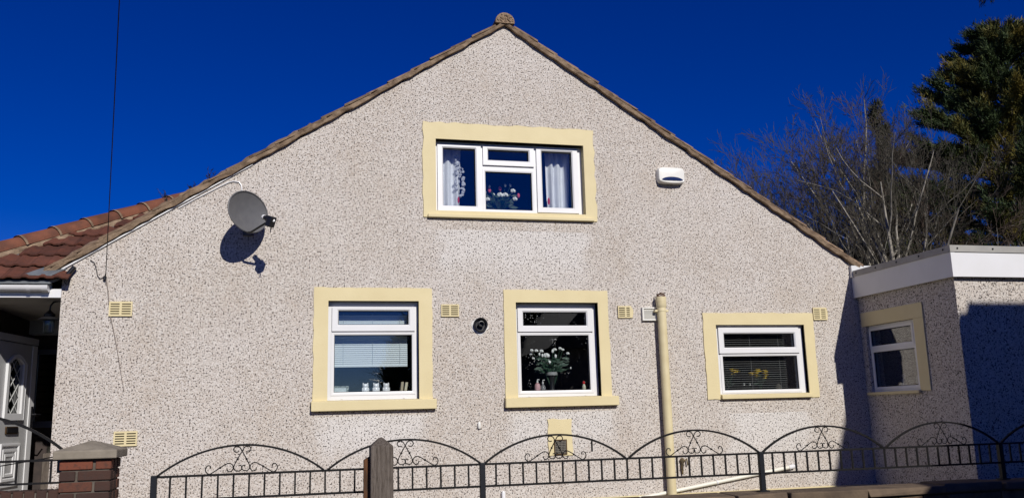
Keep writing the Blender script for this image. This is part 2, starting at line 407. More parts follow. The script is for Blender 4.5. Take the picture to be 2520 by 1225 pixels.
W.append(dict(op=R(q(283, 278), q(1376, 1092)), su=R(q(128, 140), q(1490, 1114)), r=r,
    lights=[(R(q(305, 312), q(1256, 600), r), R(q(374, 381), q(1200, 535), r), 1), (None, R(q(368, 642), q(1262, 1018), r), 0)],
    sill=(R(q(342, 1092), q(1395, 1114)), 0.055)))

top = [(WR, PKZ - MS * (WR - PKX)), (PKX, PKZ), (WL, PKZ - MS * (PKX - WL))]
holes = [rect(*d['op']) for d in W]
plate([(WL, GZ), (WR, GZ)] + top, holes, MG, -0.28, 0.0).build('gable_wall', M_PEB, house)

def ring(mb, O, I, wf, wb, ch, M, droop=0.012):
    E = (I[0] - ch, I[1] + ch, I[2] - ch, I[3] + ch)
    L = [[M(a, b, wz) for a, b in rect(*rr)] for rr, wz in ((O, wb), (O, wf), (E, wf), (I, wf - droop), (I, wb))]
    vs = [p for l in L for p in l]; fs = []
    for i in range(len(L)):
        j = (i + 1) % len(L)
        for k in range(4): fs.append((i * 4 + k, i * 4 + (k + 1) % 4, j * 4 + (k + 1) % 4, j * 4 + k))
    mb.add(vs, fs)

def rough_rect(u0, u1, v0, v1, amp, seed, step=0.12):
    rr = random.Random(seed); pts = []
    c = rect(u0, u1, v0, v1)
    for i in range(4):
        a, b = c[i], c[(i + 1) % 4]; n = max(2, int(math.hypot(b[0] - a[0], b[1] - a[1]) / step))
        for k in range(n):
            t = k / n; j = amp if k else amp * 0.5
            pts.append((a[0] + (b[0] - a[0]) * t + rr.uniform(-j, j), a[1] + (b[1] - a[1]) * t + rr.uniform(-j, j)))
    return pts

def window(parent, d, M, gl, seed, room=True, matf=M_UPVC, proud=0.014):
    op, r = d['op'], d['r']
    # frame plate with one hole for each pane
    gls = [l[1] for l in d['lights']]
    ex = lambda R_, e: (R_[0] - e, R_[1] + e, R_[2] - e, R_[3] + e)
    fr = plate(rect(*ex(op, 0.01)), [rect(*ex(g_, 0.004)) for g_ in gls], M, -r - 0.06, -r)
    win = fr.build('window', matf, parent, label=d.get('label'))
    for O, I, opener in d['lights']:
        mb = MB()
        if opener: ring(mb, O, I, -r + 0.024, -r + 0.001, 0.014, M)
        else: ring(mb, ex(I, 0.034), I, -r + 0.006, -r + 0.001, 0.014, M, 0.005)
        mb.build('sash' if opener else 'glazing_bead', matf, win, bevel=0)
        gk = MB(); ring(gk, ex(I, 0.003), ex(I, -0.006), -r - 0.012, -r - 0.02, 0.0005, M, 0.001); gk.build('gasket', M_GASKET, win)
        MB().box((I[0] - 0.003, I[2] - 0.003, -r - 0.030), (I[1] + 0.003, I[3] + 0.003, -r - 0.024), lambda u, v, w_: M(u, v, w_)).build('pane', gl, win)
    if d.get('su'):
        su = d['su']
        out = rough_rect(*su, 0.011 if seed == 11 else 0.006, seed, 0.09)
        plate(out, [rect(*ex(op, 0.0))], M, -r + 0.001, proud).build('surround', M_CREAM, win, bevel=0.004)
    if d.get('sill'):
        s_, p_ = d['sill']
        sm = MB(); u0, u1, v0, v1 = s_
        a = [(u0, v1 + 0.012, -r + 0.002), (u1, v1 + 0.012, -r + 0.002), (u1, v1, p_), (u0, v1, p_)]
        b = [(u0, v0, -r + 0.002), (u1, v0, -r + 0.002), (u1, v0, p_), (u0, v0, p_)]
        sm.hexa([M(*x) for x in b] + [M(*x) for x in a]); sm.build('sill', M_CREAM, win, bevel=0.006)
    for k in (0.16, 0.84):      # weep-hole caps
        uu = op[0] + (op[1] - op[0]) * k; vv = op[2] + 0.028
        MB().box((uu - 0.012, vv - 0.006, -r), (uu + 0.012, vv + 0.006, -r + 0.006), lambda u, v, w_: M(u, v, w_)).build('drain_cap', M_UPVC2, win, bevel=0.003)
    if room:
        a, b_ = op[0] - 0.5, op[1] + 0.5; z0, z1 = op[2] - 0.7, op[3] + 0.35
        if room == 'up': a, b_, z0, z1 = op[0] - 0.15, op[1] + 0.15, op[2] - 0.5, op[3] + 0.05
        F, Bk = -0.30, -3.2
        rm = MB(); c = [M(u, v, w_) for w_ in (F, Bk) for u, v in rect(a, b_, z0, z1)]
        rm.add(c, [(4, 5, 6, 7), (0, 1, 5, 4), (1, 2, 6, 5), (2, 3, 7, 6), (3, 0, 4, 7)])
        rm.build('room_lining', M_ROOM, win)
        MB().box((op[0] - 0.02, op[2] - 0.03, -0.46), (op[1] + 0.02, op[2] + 0.03, -r - 0.061), lambda u, v, w_: M(u, v, w_)).build('window_board', M_UPVC2, win)
    return win
glz = [M_GLASS, M_GLASS, M_GLASSD, M_GLASS]
for i, d in enumerate(W): window(house, d, MG, glz[i], 11 + i, 'up' if i == 0 else True)

# plinth
box('plinth', (WL, -0.022, GZ + 0.01), (WR, -0.001, 1.6 - 0.924), M_CREAM, house)
# side and back walls (unseen closing walls)
box('side_wall', (WL, 0.285, GZ), (WL + 0.25, 2.10, PKZ - MS * (PKX - WL) - 0.25), M_PEB, house)
box('side_wall', (WR - 0.25, 0.285, GZ), (WR, 8.0, PKZ - MS * (WR - PKX) - 0.2), M_PEB, house)
plate([(WL, GZ), (WR, GZ)] + top, [], lambda u, v, w_: (u, 8.0 - w_, v), -0.25, 0.0).build('back_wall', M_PEB, house)

# roof slopes and verges
cs = 1 / math.hypot(1, MS); sn = MS * cs
def slope_pt(side, s, n, y):      # s: distance down the slope from the peak, n: height above wall line
    return (PKX + side * (s * cs + n * sn), y, PKZ - s * sn + n * cs)
for side, length in ((-1, 5.76), (1, 5.36)):
    rf = MB()
    pts = [slope_pt(side, 0.02, 0.028, -0.02), slope_pt(side, length, 0.028, -0.02), slope_pt(side, length, 0.028, 8.1), slope_pt(side, 0.02, 0.028, 8.1)]
    pts2 = [slope_pt(side, 0.02, 0.055, -0.02), slope_pt(side, length, 0.055, -0.02), slope_pt(side, length, 0.055, 8.1), slope_pt(side, 0.02, 0.055, 8.1)]
    roof = rf.hexa(pts + pts2).build('roof', M_VERGE, house, label='brown tiled roof slope')
    # mortar bedding with an uneven lower edge
    mo = MB(); n = 60
    fr, bk = [], []
    for k in range(n + 1):
        s = length * k / n; lo = 0.004 + rnd.uniform(-0.010, 0.012)
        fr.append((slope_pt(side, s, lo, -0.050 + rnd.uniform(-0.005, 0.005)), slope_pt(side, s, 0.040 + rnd.uniform(-0.008, 0.010), -0.060 + rnd.uniform(-0.008, 0.006))))
    vs = []; fs = []
    for (a, b) in fr: vs += [a, b, (b[0], 0.02, b[2]), (a[0], 0.02, a[2])]
    for k in range(n):
        for j in range(4): fs.append((4 * k + j, 4 * k + (j + 1) % 4, 4 * k + 4 + (j + 1) % 4, 4 * k + 4 + j))
    mo.add(vs, fs).build('mortar_bed', M_MORTAR, roof)
    s = 0.10
    gauge = 0.292
    while s < length:
        e = min(s + gauge + 0.055, length + 0.05); t0 = 0.033
        jit = rnd.uniform(-0.03, 0.02); yj = rnd.uniform(-0.008, 0.014)
        p = [slope_pt(side, s, t0, -0.062 + yj), slope_pt(side, e, t0 + 0.020, -0.062 + yj), slope_pt(side, e, t0 + 0.020, 0.30), slope_pt(side, s, t0, 0.30)]
        th = 0.024 + rnd.uniform(-0.005, 0.008)
        p2 = [slope_pt(side, s, t0 + th, -0.058 + yj), slope_pt(side, e + jit, t0 + 0.020 + th, -0.058 + yj), slope_pt(side, e + jit, t0 + 0.020 + th, 0.30), slope_pt(side, s, t0 + th, 0.30)]
        MB().hexa(p + p2).build('verge_tile', M_VERGE, roof, bevel=0.006)
        s += gauge + rnd.uniform(-0.012, 0.012)
# ridge tiles, the first with a mortar-filled end
for k in range(6):
    rt = MB(); n = 12; y0 = -0.07 + k * 0.46; y1 = y0 + 0.45; ro, ri = 0.118, 0.098; zc_ = PKZ + 0.030
    vs = []; fs = []
    for y in (y0, y1):
        for rr in (ro, ri):
            for j in range(n + 1):
                a = math.pi * (j / n) * 1.10 - 0.16
                vs.append((PKX + rr * math.cos(a), y, zc_ + rr * math.sin(a) * 1.0))
    m_ = n + 1
    for j in range(n):
        fs += [(j, j + 1, m_ + j + 1, m_ + j), (2 * m_ + j, 3 * m_ + j, 3 * m_ + j + 1, 2 * m_ + j + 1), (j, 2 * m_ + j, 2 * m_ + j + 1, j + 1), (m_ + j, m_ + j + 1, 3 * m_ + j + 1, 3 * m_ + j)]
    o = rt.add(vs, fs).build('ridge_tile', M_VERGE, house, smooth=True)
    if k == 0:
        mf = MB(); mf.prism([(PKX + 0.112 * math.cos(math.pi * j / 10 * 1.1 - 0.16), -0.076, zc_ + 0.112 * math.sin(math.pi * j / 10 * 1.1 - 0.16)) for j in range(11)], (0, 0.1, 0))
        for j in range(44):
            a = rnd.uniform(0.0, 3.1); rr = 0.1 * rnd.random() ** .5
            mf.ell((PKX + rr * math.cos(a), -0.076, zc_ + rr * math.sin(a)), (rnd.uniform(.008, .018),) * 3, 6, 4)
        mf.build('mortar_infill', simple('stony_mortar', (0.34, 0.24, 0.16), (0.16, 0.11, 0.07), 40, 0.95, 0.8, 60, objrand=0.0), o)
# white trim under the lower left verge and lead at its foot
wt = MB()
a0, a1 = slope_pt(-1, 3.4, -0.004, 0), slope_pt(-1, 5.68, -0.004, 0)
b0, b1 = slope_pt(-1, 3.4, -0.014, 0), slope_pt(-1, 5.68, -0.020, 0)
wt.hexa([(b0[0], -0.022, b0[2]), (b1[0], -0.022, b1[2]), (b1[0], -0.003, b1[2]), (b0[0], -0.003, b0[2]), (a0[0], -0.022, a0[2]), (a1[0], -0.022, a1[2]), (a1[0], -0.003, a1[2]), (a0[0], -0.003, a0[2])])
wt.build('verge_trim', M_UPVC2, house)

# ------------------------------------------------------------------ porch wing on the left
EZ = 1.434 + Z; EY = -0.12; TP = 0.625
HX0 = -3.68                                  # hip corner at the eaves
def wing(x, y, n=0.0):
    k = 1 / math.hypot(1, TP); return (x, y - n * TP * k, EZ + TP * (y - EY) + n * k)
wr_ = MB(); ytop = 3.0
quad = [wing(HX0, EY), wing(-2.42, EY), wing(-2.45 + 0.96 * ytop, ytop), wing(HX0 + (ytop - EY), ytop)]
wr_.prism(quad, (0, 0, -0.03))
wroof = wr_.build('wing_roof', M_LEAD, house)
lf = MB(); lf.prism([wing(HX0, EY), wing(HX0 + (ytop - EY), ytop), (HX0 + ytop - EY, 8, wing(0, ytop)[2]), (HX0, 8, EZ)], (0, 0, -0.03)); lf.build('wing_side_roof', M_RED, house)
# double-roll tile
tw, tl = 0.30, 0.35
prof = [(0, 0.0), (0.03, 0.004), (0.055, 0.017), (0.085, 0.017), (0.11, 0.004), (0.165, 0.004), (0.19, 0.017), (0.22, 0.017), (0.245, 0.004), (0.305, 0.0)]
sl = math.atan(TP)
def tile_mesh():
    mb = MB(); vs = []
    for (yy, lift) in ((0.0, 0.032), (tl, 0.0)):
        for dz in (0.0, -0.016):
            for u, h in prof: vs.append((u - tw / 2, yy - tl / 2, h + lift + dz))
    n = len(prof); fs = []
    for j in range(n - 1):
        fs += [(j, j + 1, 2 * n + j + 1, 2 * n + j), (n + j, 3 * n + j, 3 * n + j + 1, n + j + 1), (j, n + j, n + j + 1, j + 1)]
    fs += [(0, 2 * n, 3 * n, n), (n - 1, 2 * n - 1, 4 * n - 1, 3 * n - 1)]
    me = bpy.data.meshes.new('roof_tile'); me.from_pydata(vs, [], fs); me.materials.append(M_RED); me.update(); return me
TM = tile_mesh()
k_ = math.cos(sl); row = 0
while True:
    sm_ = tl / 2 - 0.03 + row * 0.305
    y = EY + sm_ * k_
    if y > 2.9: break
    xl = HX0 + (y - EY) - 0.02; xr = -2.45 + 0.96 * y + 0.12
    x = -2.40 - 0.15 * (row % 2) + tw * 12
    while x > xl + 0.10:
        if x < xr + 0.05 and x + 0.1 > xl:
            c = wing(x, y, 0.012 + rnd.uniform(0, 0.006))
            inst('roof_tile', TM, wroof, c, (sl + rnd.uniform(-0.012, 0.012), rnd.uniform(-0.01, 0.01), rnd.uniform(-0.012, 0.012)))
        x -= tw
    row += 1
# hip tiles
hd = Vector((1, 1, TP)); hlen = hd.length; hd.normalize()
hside = Vector((1, -1, 0)).normalized(); hup = hside.cross(hd).normalized()
if hup.z < 0: hup = -hup
h0 = Vector((HX0, EY, EZ + 0.0))
for k in range(10):
    a = h0 + hd * (0.40 * k - 0.02); mb = MB(); n = 10; vs = []; fs = []
    for t, rr in ((0.0, 0.128), (0.42, 0.112)):
        for dr in (0, -0.018):
            for j in range(n + 1):
                q_ = math.pi * j / n
                vs.append(a + hd * t + hside * math.cos(q_) * (rr + dr) + hup * (math.sin(q_) * (rr + dr) * 0.9 + 0.015))
    m_ = n + 1
    for j in range(n):
        fs += [(j, j + 1, 2 * m_ + j + 1, 2 * m_ + j), (m_ + j, 3 * m_ + j, 3 * m_ + j + 1, m_ + j + 1), (j, m_ + j, m_ + j + 1, j + 1), (2 * m_ + j, 2 * m_ + j + 1, 3 * m_ + j + 1, 3 * m_ + j)]
    ht = mb.add(vs, fs).build('hip_tile', M_HIP, wroof, smooth=True)
    jm = MB(); js = []
    for t, rr in ((-0.014, 0.134), (0.014, 0.132)):
        for j in range(n + 1):
            q_ = math.pi * j / n; js.append(a + hd * t + hside * math.cos(q_) * rr + hup * (math.sin(q_) * rr * 0.9 + 0.015))
    jm.add(js, [(j, j + 1, m_ + j + 1, m_ + j) for j in range(n)]).build('mortar_joint', M_MORTAR, ht)
bed = MB(); vs = []; fs = []
for k in range(41):
    p = h0 + hd * (k * 0.1); off = 0.135 + rnd.uniform(-0.02, 0.035)
    f_ = Vector((1, -1, 0)).normalized()
    a = p + f_ * 0.09; b = p + f_ * off
    za = EZ + TP * (a.y - EY) + 0.05; zb = EZ + TP * (b.y - EY) + 0.035
    vs += [(a.x, a.y, za + 0.03), (b.x, b.y, zb + 0.005), (b.x, b.y, zb - 0.03)]
for k in range(40):
    for j in range(2): fs.append((3 * k + j, 3 * k + 3 + j, 3 * k + 4 + j, 3 * k + 1 + j))
bed.add(vs, fs).build('hip_mortar', M_MORTAR, wroof)
# lead valley foot and mortar flaunching beside the verge
lv = MB(); lv.prism([wing(-2.66, EY + 0.02, 0.045), wing(-2.40, EY + 0.0, 0.05), wing(-2.18, EY + 0.32, 0.055), wing(-2.40, EY + 0.30, 0.05)], (0, 0, 0.015)); lv.build('lead_flashing', M_LEAD, wroof, bevel=0.006)
fl = MB(); vs = []; fs = []
for k in range(31):
    s = 2.6 + (5.62 - 2.6) * k / 30; wdt = 0.05 + rnd.uniform(-0.012, 0.02)
    a = slope_pt(-1, s, 0.062, -0.03); b = slope_pt(-1, s, 0.060 + wdt, 0.10); c = slope_pt(-1, s, 0.03, 0.25)
    vs += [a, b, c]
for k in range(30):
    for j in range(2): fs.append((3 * k + j, 3 * k + 3 + j, 3 * k + 4 + j, 3 * k + 1 + j))
fl.add(vs, fs).build('verge_flaunching', M_MORTAR, wroof)

# eaves: fascia, soffit, beam, porch walls
FB = 1.279 + Z; FT = 1.366 + Z
box('fascia_board', (HX0 - 0.02, -0.022, FB), (WL + 0.004, 0.012, FT), M_UPVC, house)
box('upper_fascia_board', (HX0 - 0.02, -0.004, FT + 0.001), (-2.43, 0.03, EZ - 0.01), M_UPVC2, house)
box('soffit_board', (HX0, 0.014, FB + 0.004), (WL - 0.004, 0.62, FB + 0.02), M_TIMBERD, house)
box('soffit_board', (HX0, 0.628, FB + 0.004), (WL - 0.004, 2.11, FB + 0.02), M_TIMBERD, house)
box('beam', (-4.4, 2.12, 1.115 + Z), (WL + 0.1, 2.32, FB + 0.003), M_BEAM, house)
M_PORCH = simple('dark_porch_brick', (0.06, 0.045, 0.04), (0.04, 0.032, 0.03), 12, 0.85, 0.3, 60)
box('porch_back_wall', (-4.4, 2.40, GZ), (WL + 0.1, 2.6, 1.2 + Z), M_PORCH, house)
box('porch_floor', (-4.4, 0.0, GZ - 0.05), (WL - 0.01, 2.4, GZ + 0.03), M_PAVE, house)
# side-light window in the back wall of the porch
sa, sb_ = at(96, 872, 2.38), at(130, 1035, 2.38)
sr = (sa[0], sb_[0], sb_[2], sa[2])
pw = plate(rect(sr[0] - 0.08, sr[1] + 0.09, sr[2] - 0.08, sr[3] + 0.06), [rect(*sr)], lambda u, v, w_: (u, 2.40 - w_, v), 0.001, 0.05).build('window', simple('blue_grey_frame', (0.10, 0.11, 0.15), None, rough=0.4), house, label='narrow porch side window')
box('pane', (sr[0] - 0.005, 2.370, sr[2] - 0.005), (sr[1] + 0.005, 2.376, sr[3] + 0.005), glass('porch_glass', 0.35, (0.7, 0.7, 0.7)), pw)
for k in range(9):  # tan strips added to paint the brickwork mirrored in the pane
    zz = sr[2] + (sr[3] - sr[2]) * (k + 0.5) / 9
    box('brick_reflection_strip', (sr[0] + 0.01, 2.384, zz - 0.035), (sr[1] - 0.01, 2.394, zz + 0.03), simple('brick_reflection_tan', (0.28, 0.22, 0.17), None, objrand=0.3) if k == 0 else bpy.data.materials['brick_reflection_tan'], pw)
MB().tube([(sr[0] - 0.02, 2.33, sr[2] + 0.62), (sr[0] - 0.02, 2.31, sr[2] + 0.66), (sr[0] - 0.02, 2.31, sr[2] + 0.78), (sr[0] - 0.02, 2.34, sr[2] + 0.80)], 0.012, 8).build('handle', M_BLKP, pw, smooth=True)
# open front door leaf
DA = Vector((-3.10, 0.72, 0)); DBv = Vector((-2.958, 1.66, 0)); ddir = (DBv - DA).normalized(); dn = Vector((ddir.y, -ddir.x, 0))
dlen = (DBv - DA).length; DZ0, DZ1 = GZ + 0.05, 0.925 + Z
def MD(u, v, w_): p = DA + ddir * u + dn * w_; return (p.x, p.y, v)
gu0, gu1, gv0, gv1 = 0.30, 0.62, 0.16 + Z, 0.70 + Z
def arch_poly(u0, u1, v0, v1, rise, n=8):
    return [(u0, v0), (u1, v0)] + [(u1 + (u0 - u1) * k / n, v1 + rise * math.sin(math.pi * k / n) - 0.0) for k in range(n + 1)]
dw = plate(rect(0, dlen, DZ0, DZ1), [arch_poly(gu0, gu1, gv0, gv1, 0.06)], MD, -0.045, 0.0).build('door', M_DOOR, house, label='pale grey panelled front door standing open')
plate(arch_poly(gu0 - 0.06, gu1 + 0.06, gv0 - 0.07, gv1, 0.10), [arch_poly(gu0, gu1, gv0, gv1, 0.06)], MD, 0.001, 0.026).build('glazing_moulding', M_UPVC, dw, bevel=0.01)
plate(arch_poly(gu0 + 0.002, gu1 - 0.002, gv0 + 0.002, gv1, 0.058), [], MD, -0.028, -0.022).build('pane', glass('dark_leaded_glass', 0.06, (0.12, 0.15, 0.14)), dw)
def came(k):
    mb = MB(); n = 0
    for sgn in (1, -1):
        for c in range(-4, 8):
            pts = []
            for t in range(0, 41):
                v = gv0 + (gv1 + 0.05 - gv0) * t / 40; u = gu0 + (gu1 - gu0) * (c * 0.5 + sgn * (v - gv0) * 2.9)
                if gu0 < u < gu1: pts.append(MD(u, v, -0.018))
            if len(pts) > 1: mb.tube([pts[0], pts[-1]], 0.0045, 5)
    return mb
came(0).build('lead_lattice', M_LEADGL, dw)
def nest(u0, u1, v0, v1):
    for i, (e, ww) in enumerate(((0, 0.018), (0.06, 0.014), (0.11, 0.012))):
        mb = MB(); ring(mb, (u0 + e, u1 - e, v0 + e, v1 - e), (u0 + e + 0.035, u1 - e - 0.035, v0 + e + 0.035, v1 - e - 0.035), ww, 0.001, 0.01, MD, 0.01); mb.build('panel_moulding', M_UPVC, dw, bevel=0.004)
nest(0.24, 0.68, -0.62 + Z, -0.16 + Z)
MB().box((0.32, 0.0 + Z - 0.06, 0.002), (0.60, 0.0 + Z + 0.02, 0.018), MD).build('letterbox', M_BRASS, dw, bevel=0.006)
MB().box((0.335, Z - 0.045, 0.019), (0.585, Z + 0.005, 0.026), MD).build('letterbox_flap', M_BLKP, dw)
MB().box((dlen - 0.115, DZ0, 0.001), (dlen + 0.0, DZ1, 0.012), MD).build('edge_stile', M_UPVC, dw, bevel=0.003)
hm = MB(); hm.box((dlen - 0.07, Z + 0.0, 0.013), (dlen - 0.03, Z + 0.24, 0.022), MD); hm.tube([MD(dlen - 0.05, Z + 0.15, 0.02), MD(dlen - 0.05, Z + 0.15, 0.06), MD(dlen + 0.07, Z + 0.15, 0.065)], 0.009, 8); hm.build('handle', M_BLKP, dw, smooth=True)
fr = MB(); fr.box((-0.1, DZ0 - 0.03, -0.06), (dlen + 0.02, DZ1 + 0.10, -0.05), MD); fr.box((-0.1, DZ1 + 0.012, -0.05), (dlen + 0.02, DZ1 + 0.085, 0.01), MD)
fr.build('door_frame', M_DOOR, house)
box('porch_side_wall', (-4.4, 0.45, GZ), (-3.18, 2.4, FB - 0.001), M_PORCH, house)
box('porch_storage_box', (-2.93, 2.10, GZ + 0.03), (-2.62, 2.38, 1.6 - 0.30), M_WOODG, None, label='low weathered timber box standing inside the porch beside the door', cat='storage box', bevel=0.01)

# air bricks
def air_brick(c, wd, ht, label, chip=0.0):
    u0, u1, v0, v1 = c[0] - wd / 2, c[0] + wd / 2, c[1] - ht / 2, c[1] + ht / 2
    hs_ = []
    for row_ in range(5):
        vv = v0 + ht * (0.17 + 0.165 * row_)
        for a, b in ((0.06, 0.45), (0.55, 0.94 if not chip else 0.94 - 1.1 * chip / wd)):
            hs_.append(rect(u0 + wd * a, u0 + wd * b, vv - 0.0052, vv + 0.0052))
    out = rect(u0, u1, v0, v1)
    if chip: out = [(u0, v0), (u1 - chip * .5, v0), (u1 - 0.001, v0 + ht * .42), (u1 - 0.001, v1 - ht * .35), (u1 - chip, v1), (u0, v1)]
    o = plate(out, hs_, MG, 0.006, 0.020).build('air_brick', M_CREAM, house, label=label, bevel=0.002)
    MB().box((u0 + 0.006, -0.0045, v0 + 0.006), (u1 - (0.012 if not chip else 0.02), -0.001, v1 - 0.006)).build('hole_shade', M_DARK, o)  # flat dark sheet painted as the shade behind the slots
for (x0, y0, x1, y1, lb, ch) in ((270, 742, 325, 778, 'upper left air brick by the cable', 0), (1085, 749, 1129, 779, 'air brick beside the kitchen window', 0),
                             (1519, 753, 1558, 782, 'chipped air brick left of the pipe', 0.03), (1998, 757, 2036, 787, 'rightmost air brick', 0.015), (281, 1061, 337, 1096, 'low air brick behind the brick pier', 0)):
    a, b = at(x0, y0), at(x1, y1); air_brick(((a[0] + b[0]) / 2, (a[2] + b[2]) / 2), b[0] - a[0], a[2] - b[2], lb, ch)
# rendered patch with a wire vent
pa, pb = at(1347, 1031), at(1409, 1119)
plate(rough_rect(pa[0], pb[0], pb[2], pa[2], 0.008, 5, 0.06), [], MG, 0.001, 0.014).build('render_patch', M_CREAM, house, bevel=0.004)
va, vb = at(1362, 1081), at(1395, 1117)
vo = plate(rect(va[0], vb[0], vb[2], va[2]), [rect(va[0] + 0.012, vb[0] - 0.012, vb[2] + 0.012, va[2] - 0.012)], MG, 0.0145, 0.022).build('wire_vent', M_BRASS, house)
box('hole_shade', (va[0] + 0.008, -0.0165, vb[2] + 0.008), (vb[0] - 0.008, -0.0145, va[2] - 0.008), M_DARK, vo)  # dark sheet in place of the shade behind the wire mesh
mesh_ = MB(); n = 9
for k in range(1, n):
    x = va[0] + (vb[0] - va[0]) * k / n; mesh_.box((x - 0.0022, -0.021, vb[2] + 0.012), (x + 0.0022, -0.018, va[2] - 0.012))
    z = vb[2] + (va[2] - vb[2]) * k / n; mesh_.box((va[0] + 0.012, -0.0235, z - 0.0024), (vb[0] - 0.012, -0.0215, z + 0.0024))
mesh_.build('wire_mesh', M_STEEL, vo)

# ------------------------------------------------------------------ flat-roofed annex on the right
AXW, AXF = 6.812, 6.754; AY = -1.69; FZ0, FZ1 = 1.322 + Z, 1.60 + Z; TZ = 1.66 + Z
annex = empty('flat_roofed_annex', (9.0, -0.8, GZ), 'pebbledashed annex with flat roof and white fascia at the right end', 'annex')
MA = lambda u, v, w_: (AXW - w_, u, v)
q = zc(2020, 580, 2.664); r = 0.045; XX = AXW + r
top_l = atx(*q(258, 540), AXW); 
op = RX(q(290, 595), q(661, 1008), AXW)
op = (op[0], -0.10, op[2], op[3])
ys = RX(q(247, 500), q(712, 1018), AXW)
ad = dict(op=op, su=None, r=r, lights=[(RX(q(318, 612), q(616, 700), XX), RX(q(324, 625), q(599, 690), XX), 0), (None, RX(q(345, 765), q(642, 975), XX), 0)], sill=None, label='annex window facing the main wall')
ad['lights'] = [(ad['lights'][0][0], ad['lights'][0][1], 0), ad['lights'][1]]
plate(rect(AY, -0.004, GZ, FZ0 + 0.25), [rect(*op)], MA, -0.2, 0.0).build('side_wall', M_PEB, annex)
MF = lambda u, v, w_: (u, AY - w_, v)
plate(rect(AXW + 0.2, 14.0, GZ, FZ0 + 0.25), [], MF, -0.2, -0.002).build('front_wall', M_PEB, annex)
box('front_wall_end', (AXW, AY, GZ), (AXW + 0.198, AY + 0.198, FZ0 + 0.25), M_PEB, annex) if False else None
aw = window(annex, ad, MA, glass('annex_glass', 0.12, (0.8, 0.82, 0.84)), 31, room=False)
SU0, SU1 = atx(*q(650, 600), AXW)[1], op[0]
sut = atx(*q(450, 470), AXW)[2]
# cream surround: head and front jamb only
hd_ = MB(); hd_.box((op[0] - 0.17, op[3] + 0.0005, -0.004), (-0.045, op[3] + 0.17, 0.014), lambda u, v, w_: MA(u, v, w_)); hd_.build('surround', M_CREAM, aw, bevel=0.004)
MB().box((op[0] - 0.17, op[2] - 0.01, -0.004), (op[0] - 0.0005, op[3], 0.014), lambda u, v, w_: MA(u, v, w_)).build('surround', M_CREAM, aw, bevel=0.004)
MB().box((op[0] - 0.005, op[2] - 0.035, -r), (-0.06, op[2] - 0.001, 0.045), lambda u, v, w_: MA(u, v, w_)).build('sill', M_CREAM, aw, bevel=0.005)
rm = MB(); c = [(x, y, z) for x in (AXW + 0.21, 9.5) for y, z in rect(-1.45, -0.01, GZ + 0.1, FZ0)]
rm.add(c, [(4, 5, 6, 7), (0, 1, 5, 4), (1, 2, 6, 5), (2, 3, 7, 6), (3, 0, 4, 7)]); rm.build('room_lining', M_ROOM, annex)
MB().box((op[0], op[2] - 0.03, -0.30), (op[1], op[2] + 0.02, -r - 0.061), lambda u, v, w_: MA(u, v, w_)).build('window_board', M_UPVC2, aw)
AFY = -1.755
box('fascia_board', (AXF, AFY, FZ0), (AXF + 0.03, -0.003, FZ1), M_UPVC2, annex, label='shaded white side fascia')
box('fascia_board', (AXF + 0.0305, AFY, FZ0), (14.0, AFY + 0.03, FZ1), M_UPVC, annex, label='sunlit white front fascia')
box('fascia_corner', (AXF - 0.003, AFY - 0.003, FZ0 - 0.002), (AXF + 0.05, AFY - 0.0002, FZ1 - 0.001), M_UPVC, annex)
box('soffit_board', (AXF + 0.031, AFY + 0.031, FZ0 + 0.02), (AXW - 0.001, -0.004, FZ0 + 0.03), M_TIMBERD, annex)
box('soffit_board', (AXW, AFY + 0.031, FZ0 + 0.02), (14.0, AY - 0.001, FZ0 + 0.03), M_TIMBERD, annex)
box('roof', (AXF + 0.005, AFY + 0.005, FZ1 + 0.001), (14.0, -0.01, TZ - 0.02), M_LEAD, annex)
t1 = box('edge_trim', (AXF - 0.012, AFY - 0.012, FZ1 - 0.012), (AXF + 0.003, -0.004, TZ), M_TRIM, annex)
t2 = box('edge_trim', (AXF + 0.0035, AFY - 0.012, FZ1 - 0.012), (14.0, AFY + 0.003, TZ), M_TRIM, annex)
for k in range(5): MB().lathe([(0.0, -0.004), (0.011, -0.003), (0.011, 0.003), (0.004, 0.007)], (AXF - 0.014, -0.12 - k * 0.385, (FZ1 + TZ) / 2 - 0.004), (-1, 0, 0), 8).build('bolt', M_BLKP, t1)
for k in range(16): MB().lathe([(0.0, -0.004), (0.011, -0.003), (0.011, 0.003), (0.004, 0.007)], (AXF + 0.08 + k * 0.45, AFY - 0.014, (FZ1 + TZ) / 2 - 0.004), (0, -1, 0), 8).build('bolt', M_BLKP, t2)
box('flashing_upstand', (AXF - 0.02, -0.05, FZ1 - 0.02), (AXF + 0.35, -0.003, TZ + 0.07), M_UPVC2, annex)

